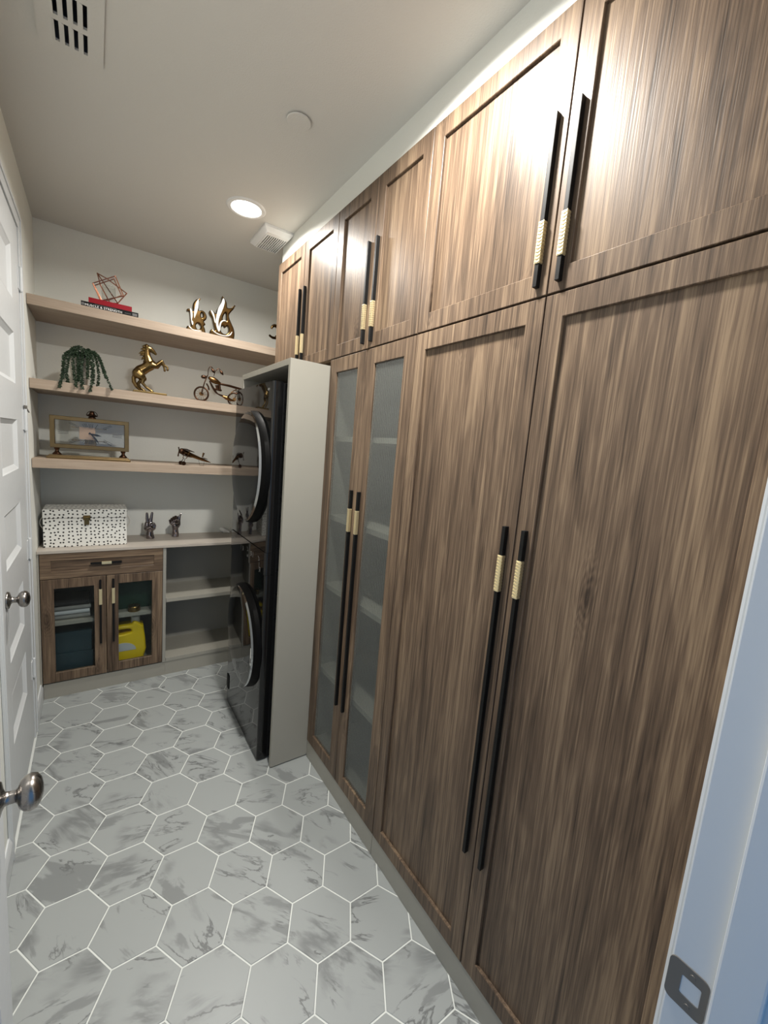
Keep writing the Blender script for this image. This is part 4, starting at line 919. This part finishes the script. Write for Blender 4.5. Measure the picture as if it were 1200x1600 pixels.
def hand2():
    f = at(273.5, 838, z=ZCT); Yq = f.y; t = thing('hand_sculpture', (f.x, Yq, ZCT), 'dark chrome fist sculpture with one finger raised on countertop', 'sculpture')
    def P(a, b_, dy=0): v = at(215+a/14.12, 790+b_/14.12, y=Yq+dy); v.z = max(v.z, ZCT+.002); return v
    s = 1/14.12*.0046
    bm = BM()
    def L(pp, rad, dys): sweep(bm, [P(a, b_, d) for (a, b_), d in zip(pp, dys)], [r*s for r in rad], 12, round_ends=True)
    sweep(bm, [Vector((f.x, Yq, ZCT)), P(835, 620), P(830, 520), P(825, 440)], [(.026, .024), (.0245, .022), (.0235, .02), (.03, .022)], 18)
    L([(830, 450), (800, 330)], [72, 66], [0, 0]); L([(870, 450), (880, 330)], [52, 48], [0, 0])
    for i, (a, b_) in enumerate(((720, 335), (755, 300), (795, 270), (840, 250))):
        L([(a+40, b_+10), (a, b_), (a+12, b_+55), (a+50, b_+80)], [30, 34, 30, 24], [.004, -.012, -.026, -.02])
    L([(905, 420), (910, 330), (925, 240), (960, 175)], [38, 32, 27, 12], [0, 0, 0, 0])
    L([(780, 400), (820, 380), (880, 380)], [34, 30, 24], [-.028, -.034, -.028])
    obj('body', remeshed(bm, .0016, 3), 'chrome_dark', t, smooth='all')
hand2()
# small white fitting against the end wall
p = at(352, 829, y=YB-.02); t = thing('wall_plug', (p.x, YB-.02, ZCT), 'small white plug with a cord beside the black tower', 'plug')
bm = BM(); sweep(bm, [(p.x-.02, YB-.002, p.z+.008), (p.x-.005, YB-.03, p.z+.002), (p.x+.02, YB-.045, p.z-.006)], [.02, .017, .008], 14, round_ends=True); obj('plug_body', bm, 'white_plastic', t, smooth=True)
bm = BM(); sweep(bm, catmull([(p.x+.02, YB-.045, p.z-.006), (p.x+.06, YB-.055, p.z-.03), (p.x+.12, YB-.05, ZCT+.004), (p.x+.3, YB-.05, ZCT+.004)], 6, False), .0035, 8); obj('cord', bm, 'white_plastic', t, smooth=True)
# ---------------------------------------------------------------- things behind the small glass doors
yj = 3.02
jg = thing('detergent_jug', (.19, yj, .1105), 'yellow plastic detergent jug behind the reeded glass door', 'jug')
jz = .1105
jx0, jx1 = .075, .255
prof = [(jx0, jz+.002), (jx1, jz+.002), (jx1, jz+.2), (jx1-.012, jz+.225), (jx1-.04, jz+.25), (jx1-.06, jz+.252), (jx1-.075, jz+.235), (jx0+.04, jz+.235), (jx0+.012, jz+.215), (jx0, jz+.18)]
hole = [(jx0+.022, jz+.175), (jx1-.078, jz+.185), (jx1-.08, jz+.208), (jx0+.04, jz+.208), (jx0+.022, jz+.195)]
me = curve_fill([catmull(prof, 3), catmull(hole, 3)], .035, .012, 3); me.transform(Matrix(((1, 0, 0, 0), (0, 0, -1, yj), (0, 1, 0, 0), (0, 0, 0, 1)))); zs = min(v.co.z for v in me.vertices); me.transform(Matrix.Translation((0, 0, jz-zs)))
obj('bottle', me, 'jug_yellow', jg, smooth=True)
bm = BM(); lathe(bm, [(0, 0), (.026, 0), (.026, .045), (.022, .05), (0, .05)], (jx1-.045, yj, jz+.248), (0, 0, 1), 20); obj('cap', bm, 'white_plastic', jg, smooth=True)
bm = BM(); pts = [(jx0+.06+.075*math.cos(a), yj-.0485, jz+.085+.055*math.sin(a)) for a in [PI*k/12 for k in range(13)]]; prism(bm, [(q[0]+.0, q[1], q[2]) for q in pts], (0, .002, 0)); obj('label', bm, 'label_silver', jg)
def carton(nm, x0, x1, y0, y1, z0, z1, mat, lab, cat, band):
    t = thing(nm, ((x0+x1)/2, (y0+y1)/2, z0), lab, cat)
    obj('carton', box(BM(), x0, x1, y0, y1, z0, z1, .002), mat, t); obj('lid_band', box(BM(), x0-.001, x1+.001, y0-.001, y1+.001, z1-.03, z1+.0005, .001), band, t)
carton('teal_carton', -.235, -.02, 2.965, 3.2, .1105, .245, 'teal_box', 'dark teal carton on the cabinet floor behind left glass door', 'box', 'teal_box')
carton('teal_carton', -.225, -.025, 2.975, 3.2, .2455, .375, 'teal_box', 'dark teal carton stacked upon another behind left glass door', 'box', 'teal_box')
carton('green_carton', .1, .33, 3.03, 3.22, .4585, .66, 'green_box', 'dark green carton on the cabinet shelf behind right glass door', 'box', 'green_box')
bm = BM(); box(bm, .165, .235, 3.0275, 3.0288, .50, .523, .0003); tg = None
gt = obj('gold_tin', lathe(BM(), [(0, 0), (.035, 0), (.036, .004), (.036, .03), (.033, .034), (0, .034)], (.2, 2.985, .4585), (0, 0, 1), 24), 'gold', None, True); tag(gt, 'small shiny gold tin before the dark green carton', 'tin'); bm.free()
def folded(nm, x0, x1, y0, y1, z0, n_, th, mats, lab):
    t = thing(nm, ((x0+x1)/2, (y0+y1)/2, z0), lab, 'cloth')
    for i in range(n_):
        bm = BM(); sh = random.uniform(-.006, .006); zA = z0+i*th
        pts = []
        for k in range(13):
            a = -PI/2+PI*k/12; pts.append((x0+sh, y0+th/2-math.cos(a)*th/2, zA+th/2+math.sin(a)*th/2*.99))
        pts += [(x0+sh, y1, zA+th*.995), (x0+sh, y1, zA+th*.005)]
        prism(bm, pts, (x1-x0, 0, 0)); obj('fold', bm, mats[i % len(mats)], t, smooth=True)
folded('folded_cloth', -.225, -.03, 2.97, 3.18, .4585, 4, .027, ['grey_cloth', 'label_silver', 'grey_cloth', 'dark_cloth'], 'stack of folded grey cloths behind left glass door')
